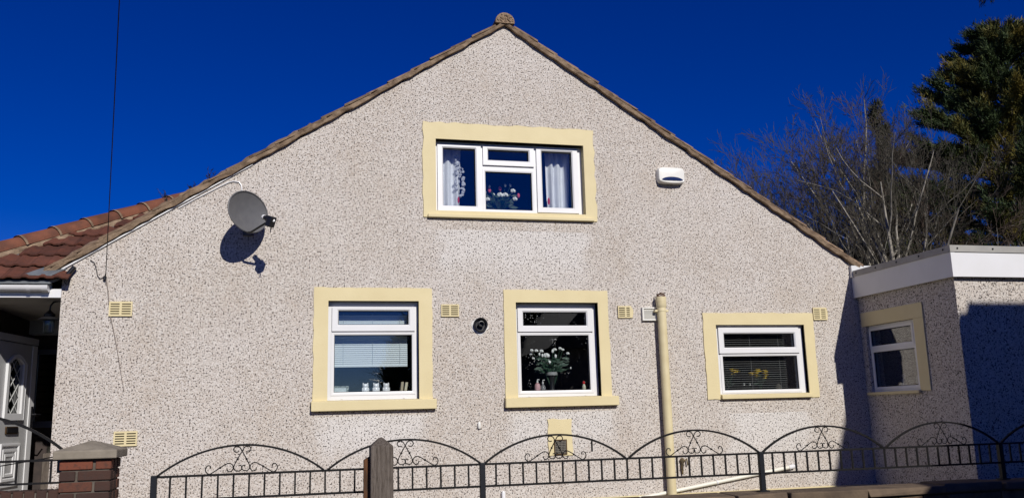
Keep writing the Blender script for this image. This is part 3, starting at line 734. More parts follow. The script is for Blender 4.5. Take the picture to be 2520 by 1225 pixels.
# ------------------------------------------------------------------ fittings on the gable wall
# soil pipe
spc = at(1630, 780, -0.075)[0]
pt = at(1628, 740, -0.075)[2]
sp = empty('soil_pipe', (spc + 0.01, -0.08, GZ), 'cream soil pipe with socketed top on the pebbledash wall', 'drain pipe')
PX = 4.10
pt_, pb_ = at(1626, 745, -0.08), at(1655, 1212, -0.08); PX = (pt_[0] + pb_[0]) / 2
MB().lathe([(0.052, GZ), (0.052, pt_[2] - 0.03)], (PX, -0.08, 0), n=24).build('pipe', M_CREAMP, sp, smooth=True)
ztop = pt_[2]
MB().lathe([(0.050, ztop - 0.06), (0.061, ztop - 0.045), (0.061, ztop + 0.01), (0.063, ztop + 0.012), (0.063, ztop + 0.065), (0.054, ztop + 0.07), (0.045, ztop + 0.07)], (PX, -0.08, 0), n=24).build('socket', M_CREAMP, sp, smooth=True)
br = MB(); br.lathe([(0.056, ztop - 0.105), (0.056, ztop - 0.08)], (PX, -0.08, 0), n=24); br.box((PX - 0.085, -0.09, ztop - 0.106), (PX + 0.085, -0.002, ztop - 0.082)); br.build('bracket', M_CREAMP, sp, bevel=0.004)
nst = MB(); rr_ = random.Random(3)
for k in range(60):
    a = rr_.uniform(0, 6.28); b = a + rr_.uniform(-1.2, 1.2); h1, h2 = rr_.uniform(0, .05), rr_.uniform(0, .06)
    nst.tube([(PX + .05 * math.cos(a), -.08 + .05 * math.sin(a), ztop + .065 + h1), (PX + .04 * math.cos(b), -.08 + .04 * math.sin(b), ztop + .065 + h2)], 0.0022, 3)
nst.build('twig_tuft', M_WOODB, sp)
# waste pipe
wp = empty('waste_pipe', (4.7, -0.05, GZ), 'thin white waste pipe sloping along the wall foot', 'waste pipe')
a, b = at(1545, 1231, -0.03), at(1946, 1148, -0.03)
MB().tube([a, b], 0.021, 12).build('pipe', M_WASTE, wp, smooth=True)
MB().tube([b + (b - a) * -0.012, b + (b - a) * 0.02, b + (b - a) * 0.022 + np.array([0, 0.05, 0])], 0.026, 12).build('elbow', M_UPVC, wp, smooth=True)
c = a + (b - a) * 0.53; MB().tube([c, c + (b - a) * 0.008], 0.027, 12).build('clip', M_UPVC, wp, smooth=True)
# louvred vent
a, b = at(1580, 756, -0.03), at(1616, 788, -0.03)
lv = empty('louvre_vent', ((a[0] + b[0]) / 2, -0.02, b[2]), 'pale square louvred vent tucked beside the soil pipe', 'vent')
plate(rect(a[0], b[0], b[2], a[2]), [rect(a[0] + 0.018, b[0] - 0.012, b[2] + 0.016, a[2] - 0.016)], MG, 0.001, 0.036).build('frame', M_WHTP, lv, bevel=0.003)
for k in range(8):
    z = b[2] + 0.02 + (a[2] - b[2] - 0.045) * (k + 0.5) / 8
    MB().hexa([(a[0] + .014, -.030, z - .007), (b[0] - .010, -.030, z - .007), (b[0] - .010, -.012, z + .004), (a[0] + .014, -.012, z + .004),
               (a[0] + .014, -.030, z - .004), (b[0] - .010, -.030, z - .004), (b[0] - .010, -.012, z + .007), (a[0] + .014, -.012, z + .007)]).build('louvre', M_WHTP, lv)
box('back_plate', (a[0] + 0.010, -0.009, b[2] + 0.010), (b[0] - 0.008, -0.002, a[2] - 0.010), M_WHTP, lv)
# boiler flue
fc = at(1183.5, 798, -0.05)
fl_ = empty('boiler_flue', (fc[0], -0.03, fc[2] - 0.08), 'round black boiler flue with pale cement around it', 'flue')
MB().lathe([(0.05, 0.001), (0.079, 0.002), (0.080, 0.045), (0.074, 0.052), (0.060, 0.045), (0.055, 0.012), (0.02, 0.010)], (fc[0], 0, fc[2]), (0, -1, 0), 28).build('outer_collar', M_BLKP, fl_, smooth=True)
MB().lathe([(0.030, 0.011), (0.030, 0.06), (0.034, 0.065), (0.026, 0.066), (0.025, 0.02), (0.001, 0.02)], (fc[0] + 0.004, 0, fc[2] + 0.006), (0, -1, 0), 20).build('inner_tube', M_BLKP, fl_, smooth=True)
rr_ = random.Random(9)
plate([(fc[0] - .004 + (0.098 + rr_.uniform(-.014, .014)) * math.cos(k / 22 * 6.283), fc[2] - 0.012 + (0.096 + rr_.uniform(-.012, .012)) * math.sin(k / 22 * 6.283)) for k in range(22)], [], MG, 0.0, 0.006).build('cement_patch', M_PATCH, fl_, bevel=0.002)
# alarm box
a, b = at(1619, 410, -0.07), at(1687, 452, -0.07)
ab = empty('alarm_box', ((a[0] + b[0]) / 2, -0.03, b[2]), 'white alarm siren box with navy lens high on the wall', 'alarm box')
cx, cz_, hw, hh = (a[0] + b[0]) / 2, (a[2] + b[2]) / 2, (b[0] - a[0]) / 2, (a[2] - b[2]) / 2
def srect(hw, hh, n=40, e=5.0, bulge=0.08):
    o = []
    for k in range(n):
        t = 2 * math.pi * k / n; c_, s_ = math.cos(t), math.sin(t)
        o.append((hw * math.copysign(abs(c_) ** (2 / e), c_), hh * math.copysign(abs(s_) ** (2 / e), s_)))
    return o
mb = MB(); vs = []; fs = []; lay = [(1.02, -0.001), (1.02, -0.03), (0.99, -0.055), (0.94, -0.072), (0.80, -0.078), (0.4, -0.084), (0.01, -0.085)]; n = 40
for s_, y_ in lay:
    for (u, v) in srect(hw, hh): vs.append((cx + u * s_, y_, cz_ + v * s_))
for i in range(len(lay) - 1):
    for k in range(n): fs.append((i * n + k, (i + 1) * n + k, (i + 1) * n + (k + 1) % n, i * n + (k + 1) % n))
mb.add(vs, fs).build('case', M_WHTP, ab, smooth=True)
MB().prism([(cx + hw * 0.80 * math.cos(math.pi * k / 14), -0.078, cz_ - hh * 0.70 + hh * 0.46 * math.sin(math.pi * k / 14)) for k in range(15)], (0, -0.010, 0)).build('lens', M_BLUEP, ab, bevel=0.003)
MB().tube([(cx + hw * 0.84 * math.cos(math.pi + math.pi * k / 14), -0.080, cz_ - hh * 0.70 + hh * 0.22 * math.sin(math.pi + math.pi * k / 14)) for k in range(15)], 0.011, 8).build('lower_lip', M_WHTP, ab, smooth=True)
# satellite dish
DC = Vector(at(611, 521, -0.37)); dnrm = Vector((0.70, -0.70, 0.05)).normalized()
dish = empty('satellite_dish', (-0.55, -0.2, DC.z - 0.3), 'grey oval satellite dish on a wall arm below the left verge', 'satellite dish')
dr = dnrm.cross(Vector((0, 0, 1))).normalized(); dr = -dr if dr.x < 0 else dr; du = dr.cross(dnrm); du = -du if du.z < 0 else du
roll = math.radians(0)
ra, rb = 0.262, 0.215
mb = MB(); vs = []; fs = []; n = 40; rings = 8
def dpt(fr, k, back=0.0):
    t = 2 * math.pi * k / n; x, y = ra * fr * math.cos(t), rb * fr * math.sin(t)
    dep = -0.055 * (1 - fr * fr) - back
    return DC + dr * x + du * y + dnrm * dep
for i in range(rings + 1):
    for k in range(n): vs.append(dpt(max(i / rings, 0.01), k))
for i in range(rings):
    for k in range(n): fs.append((i * n + k, (i + 1) * n + k, (i + 1) * n + (k + 1) % n, i * n + (k + 1) % n))
o_ = len(vs)
for i in range(rings + 1):
    for k in range(n): vs.append(dpt(max(i / rings, 0.01), k, 0.006))
for i in range(rings):
    for k in range(n): fs.append((o_ + i * n + k, o_ + i * n + (k + 1) % n, o_ + (i + 1) * n + (k + 1) % n, o_ + (i + 1) * n + k))
mb.add(vs, fs).build('reflector', M_GREYM, dish, smooth=True)
MB().tube([dpt(1.0, k) for k in range(n + 1)], 0.0075, 8).build('rim', M_GREYM, dish, smooth=True)
lnb = DC + dnrm * 0.30 - du * 0.135
bot = dpt(1.0, 30)
MB().tube([bot - dnrm * 0.02, bot + dnrm * 0.03 - du * 0.012, lnb - dnrm * 0.03 - du * 0.03], 0.012, 8).build('lnb_arm', M_BLKP, dish, smooth=True)
ldir = (DC - lnb).normalized()
lb = MB(); lb.lathe([(0.03, 0.0), (0.033, 0.03), (0.024, 0.035), (0.022, 0.07)], lnb, ldir, 14)
lb.build('lnb_horn', M_BLKP, dish, smooth=True)
MB().lathe([(0.024, 0.071), (0.026, 0.075), (0.024, 0.092), (0.005, 0.096)], lnb, ldir, 14).build('lnb_cap', M_UPVC, dish, smooth=True)
hx = MB(); c_ = lnb - ldir * 0.035
X_, Y_, Z_ = dr, ldir, dr.cross(ldir)
pts = [c_ + X_ * a * 0.036 + Y_ * b * 0.035 + Z_ * (c2 * 0.055 - (0.02 if Z_.z > 0 else -0.02)) for c2 in (-1, 1) for a, b in ((-1, -1), (1, -1), (1, 1), (-1, 1))]
hx.hexa(pts).build('lnb_body', M_BLKP, dish, bevel=0.008)
MB().ell(c_ + X_ * 0.0 - Y_ * 0.036, (0.014, 0.004, 0.014), 8, 5).build('lnb_sticker', M_UPVC, dish)
MB().tube([c_ - Vector((0, 0, 0.06)), c_ - Vector((0.005, 0, 0.13))], 0.006, 6).build('lnb_plug', M_BLKP, dish)
MB().tube([DC - dnrm * 0.075, DC - dnrm * 0.10, (DC.x - 0.02, -0.16, DC.z - 0.10), (DC.x - 0.02, -0.02, DC.z - 0.10)], 0.018, 10).build('mount_arm', M_GREYM, dish, smooth=True)
MB().box((DC.x - 0.07, -0.02, DC.z - 0.18), (DC.x + 0.03, -0.002, DC.z - 0.02)).build('wall_plate', M_GREYM, dish, bevel=0.004)
MB().box(tuple(DC - dnrm * 0.135 - Vector((.03, .025, .045))), tuple(DC - dnrm * 0.115 + Vector((.02, .015, .045)))).build('rear_bracket', M_GREYM, dish, bevel=0.006)
cpts = [at(x, y, -0.012) for x, y in ((440, 512), (480, 490), (520, 470), (541, 459), (562, 449), (574, 446), (588, 448), (594, 456), (596, 475))]
MB().tube(cpts, 0.006, 6).build('coax_cable', M_UPVC, None, label='thin white coaxial cable clipped beneath the verge down to the satellite dish', cat='cable', smooth=True)
# telephone line and its wall cable
p0 = Vector(at(260, 683, -0.02)); pts = [p0 + Vector((0.1936, -1.0, 0.597)) * (9.0 * k / 24) for k in range(25)]
MB().tube(pts, 0.0045, 6).build('overhead_line', M_CABLE, None, label='thin dark telephone line rising from the wall into the sky', cat='cable')
def wallcable(name, px, r_, mat, label, y=-0.012):
    return MB().tube([at(x_, y_, y) for x_, y_ in px], r_, 6).build(name, mat, None, label=label, cat='cable', smooth=True)
wallcable('wall_cable', [(257, 684), (262, 692), (264, 704), (268, 740), (271, 775), (280, 815), (290, 870), (298, 920), (305, 960)], [0.005] * 5 + [0.0042, 0.0034, 0.0027, 0.0018], M_CABLEW, 'pale cable running down the pebbledash past the left air brick')
wallcable('looped_cable', [(222, 640), (232, 646), (237, 662), (240, 678), (246, 686), (258, 680), (260, 672)], 0.0038, M_CABLE, 'dark cable loop between the verge and the telephone line')
ib = MB(); c_ = Vector(at(258, 683, -0.02)); ib.lathe([(0.008, -0.03), (0.017, -0.02), (0.017, 0.01), (0.008, 0.02)], c_, (0, 0, 1), 10); ib.build('cable_clamp', M_BLKP, None, label='small black clamp where the telephone line meets the wall', cat='clamp', smooth=True)
jb = empty('cable_junction', at(170, 668, -0.04), 'black cable junction dangling under the verge foot', 'junction box')
MB().tube([at(160, 684, -0.05), at(184, 656, -0.05)], [0.026, 0.024], 10).build('sleeve', M_BLKP, jb, smooth=True)
MB().tube([at(x_, y_, -0.03) for x_, y_ in ((160, 684), (159, 694), (164, 701), (170, 697), (170, 682))], 0.005, 6).build('loop', M_CABLE, jb)
MB().tube([at(x_, y_, -0.03) for x_, y_ in ((125, 694), (140, 690), (160, 686))], 0.004, 6).build('lead_wire', M_CABLE, jb)
# stub pipes
a = at(1180, 1046, -0.03); MB().lathe([(0.012, -0.035), (0.018, -0.02), (0.018, 0.025), (0.010, 0.04)], (a[0], -0.018, a[2]), (0, 0, 1), 10).build('wall_hook', M_WHTP, None, label='small pale hook on the bare wall between the two middle windows', cat='hook', smooth=True)
a = at(1239, 1216, -0.03); MB().lathe([(0.022, -0.16), (0.022, 0.02), (0.016, 0.035), (0.004, 0.04)], (a[0], -0.03, a[2]), (0, 0, 1), 12).build('pipe_stub', M_UPVC, None, label='short white pipe end at the bottom edge beside the iron post', cat='pipe', smooth=True)
tb = MB(); a = at(1680, 1133, -0.03); tb.ell((a[0], -0.02, a[2]), (0.03, 0.02, 0.035), 10, 6); tb.tube([(a[0], -0.02, a[2]), (a[0] - 0.01, -0.03, a[2] - 0.08), (a[0] - 0.005, -0.025, a[2] - 0.15)], [0.02, 0.014, 0.008], 8); tb.tube([(a[0], -0.02, a[2] - .02), (a[0] + 0.05, -0.03, a[2] + 0.02), (a[0] + 0.06, -0.03, a[2] - 0.05)], [0.014, 0.012, 0.008], 8)
tb.build('old_tap', simple('rusted_tap', (0.035, 0.028, 0.02), (0.22, 0.16, 0.08), 25, 0.8), None, label='rusted old tap on the wall right of the soil pipe', cat='tap', smooth=True)

# gutter
ga, gb = -0.075, EZ - 0.045
gut = empty('gutter', (-3.0, -0.075, gb - 0.06), 'white half-round gutter along the porch eaves', 'gutter')
def halfround(x0, x1, r0, r1, zc__, yc):
    mb = MB(); n = 12; vs = []; fs = []
    for x in (x0, x1):
        for rr in (r0, r1):
            for j in range(n + 1):
                t = math.pi + math.pi * j / n; vs.append((x, yc + rr * math.cos(t), zc__ + rr * math.sin(t)))
    m_ = n + 1
    for j in range(n):
        fs += [(j, 2 * m_ + j, 2 * m_ + j + 1, j + 1), (m_ + j, m_ + j + 1, 3 * m_ + j + 1, 3 * m_ + j), (j, j + 1, m_ + j + 1, m_ + j), (2 * m_ + j, 3 * m_ + j, 3 * m_ + j + 1, 2 * m_ + j + 1)]
    fs += [(0, m_, 3 * m_, 2 * m_), (n, 2 * m_ + n, 3 * m_ + n, m_ + n)]
    return mb.add(vs, fs)
GXE = at(119, 700, -0.1)[0]
halfround(HX0, GXE - 0.02, 0.058, 0.054, gb, ga).build('trough', M_UPVC, gut, smooth=True)
halfround(GXE - 0.06, GXE, 0.063, 0.001, gb, ga).build('stop_end', M_UPVC, gut, smooth=True)
for x_ in (at(70, 700, -0.1)[0], -3.35):
    halfround(x_ - 0.015, x_ + 0.015, 0.064, 0.059, gb, ga).build('bracket', M_UPVC, gut, smooth=True)
    box('bracket_arm', (x_ - 0.012, -0.03, gb - 0.07), (x_ + 0.012, -0.0225, gb + 0.0), M_UPVC, gut)
# porch lantern
lc = at(121, 790, 0.30)
lant = empty('porch_lantern', (lc[0], 0.30, lc[2] - 0.1), 'dark metal fisherman lantern with glass jar hung in the porch', 'wall lamp')
zt = at(121, 785, 0.30)[2]
MB().lathe([(0.105, -0.006), (0.10, 0.004), (0.052, 0.028), (0.055, 0.05), (0.028, 0.075), (0.012, 0.09), (0.010, 0.10)], (lc[0], 0.30, zt), n=20).build('shade', M_BLKP, lant, smooth=True)
MB().tube([(lc[0], 0.30, zt + 0.10), (lc[0] + 0.005, 0.30, zt + 0.14), (lc[0] + 0.03, 0.30, zt + 0.175), (lc[0] + 0.08, 0.30, zt + 0.19), (WL - 0.03, 0.30, zt + 0.18)], 0.009, 8).build('arm', M_BLKP, lant, smooth=True)
MB().lathe([(0.05, -0.012), (0.05, 0.0)], (WL - 0.02, 0.30, zt + 0.18), (1, 0, 0), 14).build('wall_rose', M_BLKP, lant)
MB().lathe([(0.048, -0.008), (0.050, -0.03), (0.050, -0.13), (0.044, -0.14), (0.002, -0.142)], (lc[0], 0.30, zt), n=18).build('glass_jar', M_CLEAR, lant, smooth=True)
cg = MB()
for k in range(4):
    t = math.pi / 4 + k * math.pi / 2; cg.tube([(lc[0] + 0.056 * math.cos(t), 0.30 + 0.056 * math.sin(t), zt - 0.005), (lc[0] + 0.056 * math.cos(t), 0.30 + 0.056 * math.sin(t), zt - 0.135)], 0.004, 5)
cg.build('cage', M_BLKP, lant)

# ------------------------------------------------------------------ things behind the panes
ex = lambda R_, e: (R_[0] - e, R_[1] + e, R_[2] - e, R_[3] + e)
op0, op1, op2, op3 = [d['op'] for d in W]
def curtain(x0, x1, z0, z1, y, label, dots):
    mb = MB(); n = 40; vs = []; fs = []
    for j in range(7):
        f = j / 6
        for k in range(n + 1):
            t = k / n; amp = 0.022 + 0.012 * f
            vs.append((x0 + (x1 - x0) * t * (1 - 0.06 * f) + 0.01 * math.sin(9 * t + f), y + amp * math.sin(t * 6.283 * 3.2 + 0.5 * math.sin(3 * f)), z1 + (z0 - z1) * f))
    for j in range(6):
        for k in range(n): fs.append((j * (n + 1) + k, j * (n + 1) + k + 1, (j + 1) * (n + 1) + k + 1, (j + 1) * (n + 1) + k))
    o = mb.add(vs, fs).build('curtain', M_WHITEFAB, None, label=label, cat='curtain', group='curtains in the upper window', smooth=True)
    o.modifiers.new('thick', 'SOLIDIFY').thickness = 0.003
    for (dx, dz, w_, h_) in dots:
        MB().ell((x0 + dx, y - 0.036, z0 + dz), (w_, 0.005, h_), 8, 6).build('printed_flower', M_RED_P, o)
curtain(op0[0] + 0.03, op0[0] + 0.34, op0[2] + 0.02, op0[3] + 0.02, 0.27, 'white curtain with red print gathered at the left of the upper window', [(0.27, 0.17, 0.012, 0.04)])
curtain(op0[1] - 0.40, op0[1] - 0.09, op0[2] + 0.02, op0[3] + 0.02, 0.27, 'white curtain with red print gathered at the right of the upper window', [(0.02, 0.19, 0.016, 0.045)])
ws = MB(); rr_ = random.Random(4)
for (bx, bz, ln) in ((op0[0] + 0.29, op0[3] - 0.12, 0.42), (op0[0] + 0.345, op0[3] - 0.27, 0.36)):
    for k in range(26):
        z = bz - ln * k / 26; x = bx + rr_.uniform(-0.025, 0.025); ws.ell((x, 0.24 + rr_.uniform(-.02, .02), z), (rr_.uniform(.008, .02), .008, rr_.uniform(.012, .024)), 6, 4)
ws.build('hanging_wisteria', simple('pale_lilac_petal', (0.45, 0.46, 0.52), None, rough=0.6), None, label='pale artificial blossom strand hanging behind the upper left pane', cat='artificial flowers')

def bouquet(name, label, base, vase_prof, vase_mat, blooms, leaf_n, leaf_r, leaf_h, seed, stemtop=None):
    rr_ = random.Random(seed); root = empty(name, base, label, 'vase of flowers')
    MB().lathe(vase_prof, base, n=18).build('vase', vase_mat, root, smooth=True)
    vh = vase_prof[-1][1] if len(vase_prof) else 0.1; vh = max(h for _, h in vase_prof)
    b = Vector(base); st = MB()
    for (dx, dz, kind, s) in blooms:
        p = b + Vector((dx, rr_.uniform(-.03, .03), dz))
        st.tube([b + Vector((dx * .1, 0, vh * .25)), b + Vector((dx * .35, 0, vh * 1.05)), p], [0.004, 0.0035, 0.003], 5)
        mb = MB()
        if kind == 'bud':
            mb.ell(p, (s * .62, s * .62, s), 8, 6); mat = M_PINK if rr_.random() < 2 and dx in PINKS else M_WPET
        else:
            mat = M_YEL if kind == 'yel' else M_WPET
            for k in range(7 if kind != 'yel' else 6):
                t = k / 7 * 6.283; e = 0.55
                if kind == 'yel': mb.ell(p + Vector((math.cos(t) * s * .8, math.sin(t) * s * .3, math.sin(t) * s * .55 + .006 * (k % 2))), (s * .62, s * .14, s * .20), 6, 4)
                else: mb.ell(p + Vector((math.cos(t) * s * .45, math.sin(t) * s * .45, -.1 * s + .25 * s * (k % 2))), (s * .5, s * .5, s * .55), 7, 5)
            mb.ell(p, (s * .45, s * .45, s * .5), 7, 5)
        mb.build('bloom', mat, root, smooth=True)
    st.build('stems', M_LEAFD, root)
    lf_ = MB()
    for k in range(leaf_n):
        t = rr_.uniform(0, 6.283); d_ = rr_.uniform(.15, 1) * leaf_r; c = b + Vector((math.cos(t) * d_, math.sin(t) * d_ * .4, rr_.uniform(*leaf_h) ))
        dv = Vector((math.cos(t), math.sin(t) * .5, rr_.uniform(-.3, .6))).normalized() * rr_.uniform(.03, .055); sd_ = dv.cross(Vector((0, -1, .3))).normalized() * rr_.uniform(.010, .018)
        lf_.add([c - dv, c + sd_, c + dv, c - sd_], [(0, 1, 2, 3)])
    lf_.build('leaves', M_LEAFD, root, kind='stuff')
    return root
ccx = (op0[0] + op0[1]) / 2 - 0.03; sz = W[0]['lights'][2][1][2] - 0.02
PINKS = {-0.19, -0.13, 0.0, 0.225}
bouquet('vase_of_roses', 'green glass vase of pink and white artificial roses in the upper window', (ccx - 0.03, 0.32, sz),
        [(0.06, 0), (0.055, .02), (0.045, .05), (0.06, .10), (0.115, .16), (0.112, .16)], M_GREENGL,
        [(-0.20, 0.29, 'rose', .028), (-0.19, 0.26, 'bud', .022), (-0.13, 0.32, 'bud', .034), (-0.13 + .001, 0.365, 'bud', .022), (-0.16, 0.20, 'rose', .032), (-0.08, 0.26, 'bud', .026), (0.0, 0.345, 'bud', .032), (0.0 - .005, 0.255, 'rose', .045), (0.055, 0.255, 'rose', .040),
         (0.06, 0.38, 'bud', .024), (0.115, 0.375, 'bud', .022), (0.15, 0.31, 'rose', .036), (0.225, 0.265, 'bud', .03), (0.17, 0.21, 'rose', .034)], 70, 0.19, (0.10, 0.26), 5)
# venetian blind in the left window: bunched half-way
def blind(name, label, x0, x1, zs, y, mat, tilt, dep=0.025, cords=()):
    root = empty(name, ((x0 + x1) / 2, y, min(zs)), label, 'venetian blind')
    me = bpy.data.meshes.new('slat'); L = (x1 - x0) / 2
    vs = []
    for t in (-1, -.33, .33, 1): vs += [(-L, dep / 2 * t, -0.0022 * (t * t)), (L, dep / 2 * t, -0.0022 * (t * t))]
    vs += [(a_, b_, c_ - 0.001) for a_, b_, c_ in vs]
    fs = [(0, 1, 3, 2), (2, 3, 5, 4), (4, 5, 7, 6), (8, 10, 11, 9), (10, 12, 13, 11), (12, 14, 15, 13), (0, 8, 9, 1), (6, 7, 15, 14), (0, 2, 10, 8), (1, 9, 11, 3)]
    me.from_pydata(vs, [], fs); me.materials.append(mat); me.update()
    for z in zs: inst('slat', me, root, ((x0 + x1) / 2, y, z), (tilt, 0, 0))
    for f in cords:
        MB().tube([(x0 + (x1 - x0) * f, y - dep * .6, max(zs) + .02), (x0 + (x1 - x0) * f, y - dep * .6, min(zs))], 0.0018, 4).build('ladder_cord', mat, root)
    return root
gl1 = W[1]['lights'][1][1]
zb = gl1[2] + (gl1[3] - gl1[2]) * 0.475
b1 = blind('venetian_blind', 'white venetian blind pulled half-way up in the left window', gl1[0] - 0.01, gl1[1] - 0.035, [zb + 0.012 + 0.0225 * k for k in range(8)] + [zb + 0.012 + 0.0225 * 8 + 0.0235 * k for k in range(16)], 0.22, M_BLIND, math.radians(62), 0.025, (0.14, 0.53, 0.90))
box('bottom_rail', (gl1[0] - 0.01, 0.205, zb - 0.018), (gl1[1] - 0.035, 0.232, zb - 0.002), M_BLIND, b1, bevel=0.003)
def owl(x, z, label):
    root = empty('owl_jar', (x, 0.20, z), label, 'jar', 'white owl jars on the left window board')
    MB().lathe([(0.028, 0), (0.034, .01), (0.037, .035), (0.033, .058), (0.030, .064), (0.034, .075), (0.033, .095), (0.026, .106), (0.004, .108)], (x, 0.20, z), n=16).build('body', M_JAR, root, smooth=True)
    for s_ in (-1, 1):
        MB().lathe([(0.011, 0), (0.006, .014), (0.001, .02)], (x + s_ * .022, 0.20, z + .098), (s_ * .2, 0, 1), 8).build('ear', M_JAR, root, smooth=True)
        MB().ell((x + s_ * .013, 0.168, z + .086), (.009, .004, .009), 8, 6).build('eye', M_JAR, root, smooth=True)
        MB().ell((x + s_ * .034, 0.195, z + .04), (.007, .018, .026), 8, 6).build('wing', M_JAR, root, smooth=True)
g1z = op1[2] + 0.03
gq = zc(750, 690, 3.603)
for k, (xp, lb) in enumerate(((538, 'leftmost of three white owl jars on the left window board'), (632, 'middle of three white owl jars on the left window board'), (722, 'rightmost of three white owl jars on the left window board'))):
    owl(at(*gq(xp, 970), 0.20)[0], W[1]['lights'][1][1][2] - 0.015, lb)
zz1 = W[1]['lights'][1][1][2] - 0.02
pf = empty('picture_frame', (gl1[0] + 0.08, 0.21, zz1), 'small framed picture in the left corner of the left window', 'picture frame')
plate(rect(gl1[0] - 0.03, gl1[0] + 0.165, zz1, zz1 + 0.09), [rect(gl1[0] - 0.01, gl1[0] + 0.14, zz1 + 0.012, zz1 + 0.078)], lambda u, v, w_: (u, 0.21 - w_, v), 0, 0.012).build('frame', simple('patterned_frame', (0.05, 0.06, 0.05), (0.5, 0.55, 0.5), 60, 0.5), pf)
box('picture', (gl1[0] - 0.012, 0.207, zz1 + 0.01), (gl1[0] + 0.142, 0.2095, zz1 + 0.08), simple('pale_picture', (0.62, 0.68, 0.66), (0.45, 0.5, 0.5), 20, 0.5), pf)
for (dx, tl_, hgt, colr, lb) in ((-0.105, 0.10, 0.125, (0.42, 0.36, 0.25), 'tan book leaning in the right corner of the left window'), (-0.065, 0.16, 0.12, (0.55, 0.50, 0.36), 'cream book leaning outermost in the right corner of the left window')):
    x = gl1[1] + dx; MB().hexa([(x - .015, .17, zz1), (x + .013, .17, zz1), (x + .013, .27, zz1), (x - .015, .27, zz1), (x - .015 + tl_ * hgt, .17, zz1 + hgt), (x + .013 + tl_ * hgt, .17, zz1 + hgt), (x + .013 + tl_ * hgt, .27, zz1 + hgt), (x - .015 + tl_ * hgt, .27, zz1 + hgt)]).build('book', simple('book_cover_%d' % int(dx * -1000), colr, None), None, label=lb, cat='book', bevel=0.002)
# middle window
gl2 = W[2]['lights'][1][1]; zz2 = gl2[2] - 0.015; w2 = gl2[1] - gl2[0]; PINKS = set()
vw = bouquet('vase_of_white_flowers', 'pale vase of white artificial flowers in the middle lower window', (gl2[0] + w2 * .49, 0.24, zz2 + 0.02),
        [(0.035, 0), (0.03, .03), (0.03, .10), (0.045, .17), (0.062, .18), (0.062, .205), (0.055, .206)], simple('dark_vase', (0.012, 0.012, 0.012), (0.02, 0.02, 0.02), 30, 0.4),
        [(-.235, .46, 'rose', .022), (-.235, .42, 'rose', .02), (-.18, .455, 'rose', .024), (-.21, .37, 'rose', .018), (-.12, .45, 'rose', .026), (-.145, .415, 'bud', .02), (-.11, .40, 'bud', .022), (-.055, .40, 'rose', .042), (-.03, .32, 'rose', .034), (.02, .45, 'bud', .024), (.055, .47, 'rose', .024), (.105, .48, 'rose', .022), (.14, .465, 'rose', .02), (.195, .42, 'rose', .022), (.05, .39, 'bud', .024), (.24, .255, 'bud', .014)], 110, 0.19, (0.20, 0.37), 8)
MB().lathe([(0.064, .172), (0.066, .178), (0.066, .205), (0.06, .208), (0.05, .2)], (gl2[0] + w2 * .49, 0.24, zz2 + 0.02), n=18).build('rim', simple('grey_vase_rim', (0.32, 0.32, 0.31), None, rough=0.5), vw, smooth=True)
def bottle(name, x, y, z, prof, mat, label, cap, capmat):
    root = empty(name, (x, y, z), label, 'bottle'); MB().lathe(prof, (x, y, z), n=14).build('body', mat, root, smooth=True)
    MB().lathe(cap, (x, y, z), n=10).build('cap', capmat, root, smooth=True); return root
bo = bottle('soap_bottle', gl2[0] + w2 * .262, 0.20, zz2, [(.03, 0), (.034, .008), (.034, .075), (.026, .095), (.012, .105), (.012, .11)], simple('pink_soap', (0.55, 0.30, 0.30), (0.65, 0.42, 0.42), 40, 0.3), 'pink pump soap bottle on the middle window board', [(.013, .111), (.013, .125), (.005, .127), (.005, .145)], M_WHTP)
MB().tube([(gl2[0] + w2 * .262, .20, zz2 + .143), (gl2[0] + w2 * .262 + .022, .19, zz2 + .143)], 0.006, 8).build('pump_nozzle', M_WHTP, bo)
bo = bottle('soap_bottle', gl2[0] + w2 * .355, 0.24, zz2, [(.026, 0), (.03, .008), (.03, .06), (.020, .078), (.010, .09), (.010, .1)], simple('murky_soap', (0.10, 0.10, 0.10), (0.3, 0.3, 0.3), 60, 0.2), 'smaller grey pump bottle behind the pink soap bottle', [(.012, .101), (.012, .115), (.004, .117), (.004, .14)], M_WHTP)
MB().tube([(gl2[0] + w2 * .355, .24, zz2 + .138), (gl2[0] + w2 * .355 + .022, .23, zz2 + .138)], 0.005, 8).build('pump_nozzle', M_WHTP, bo)
bottle('spray_bottle', gl2[0] + w2 * .945, 0.20, zz2, [(.02, 0), (.023, .008), (.022, .06), (.013, .08), (.012, .085)], simple('cream_bottle', (0.5, 0.48, 0.36), None, rough=0.3), 'small cream bottle with a red top at the right end of the middle window', [(.014, .086), (.016, .10), (.012, .115), (.003, .12)], simple('red_cap', (0.5, 0.02, 0.02), None, rough=0.3))
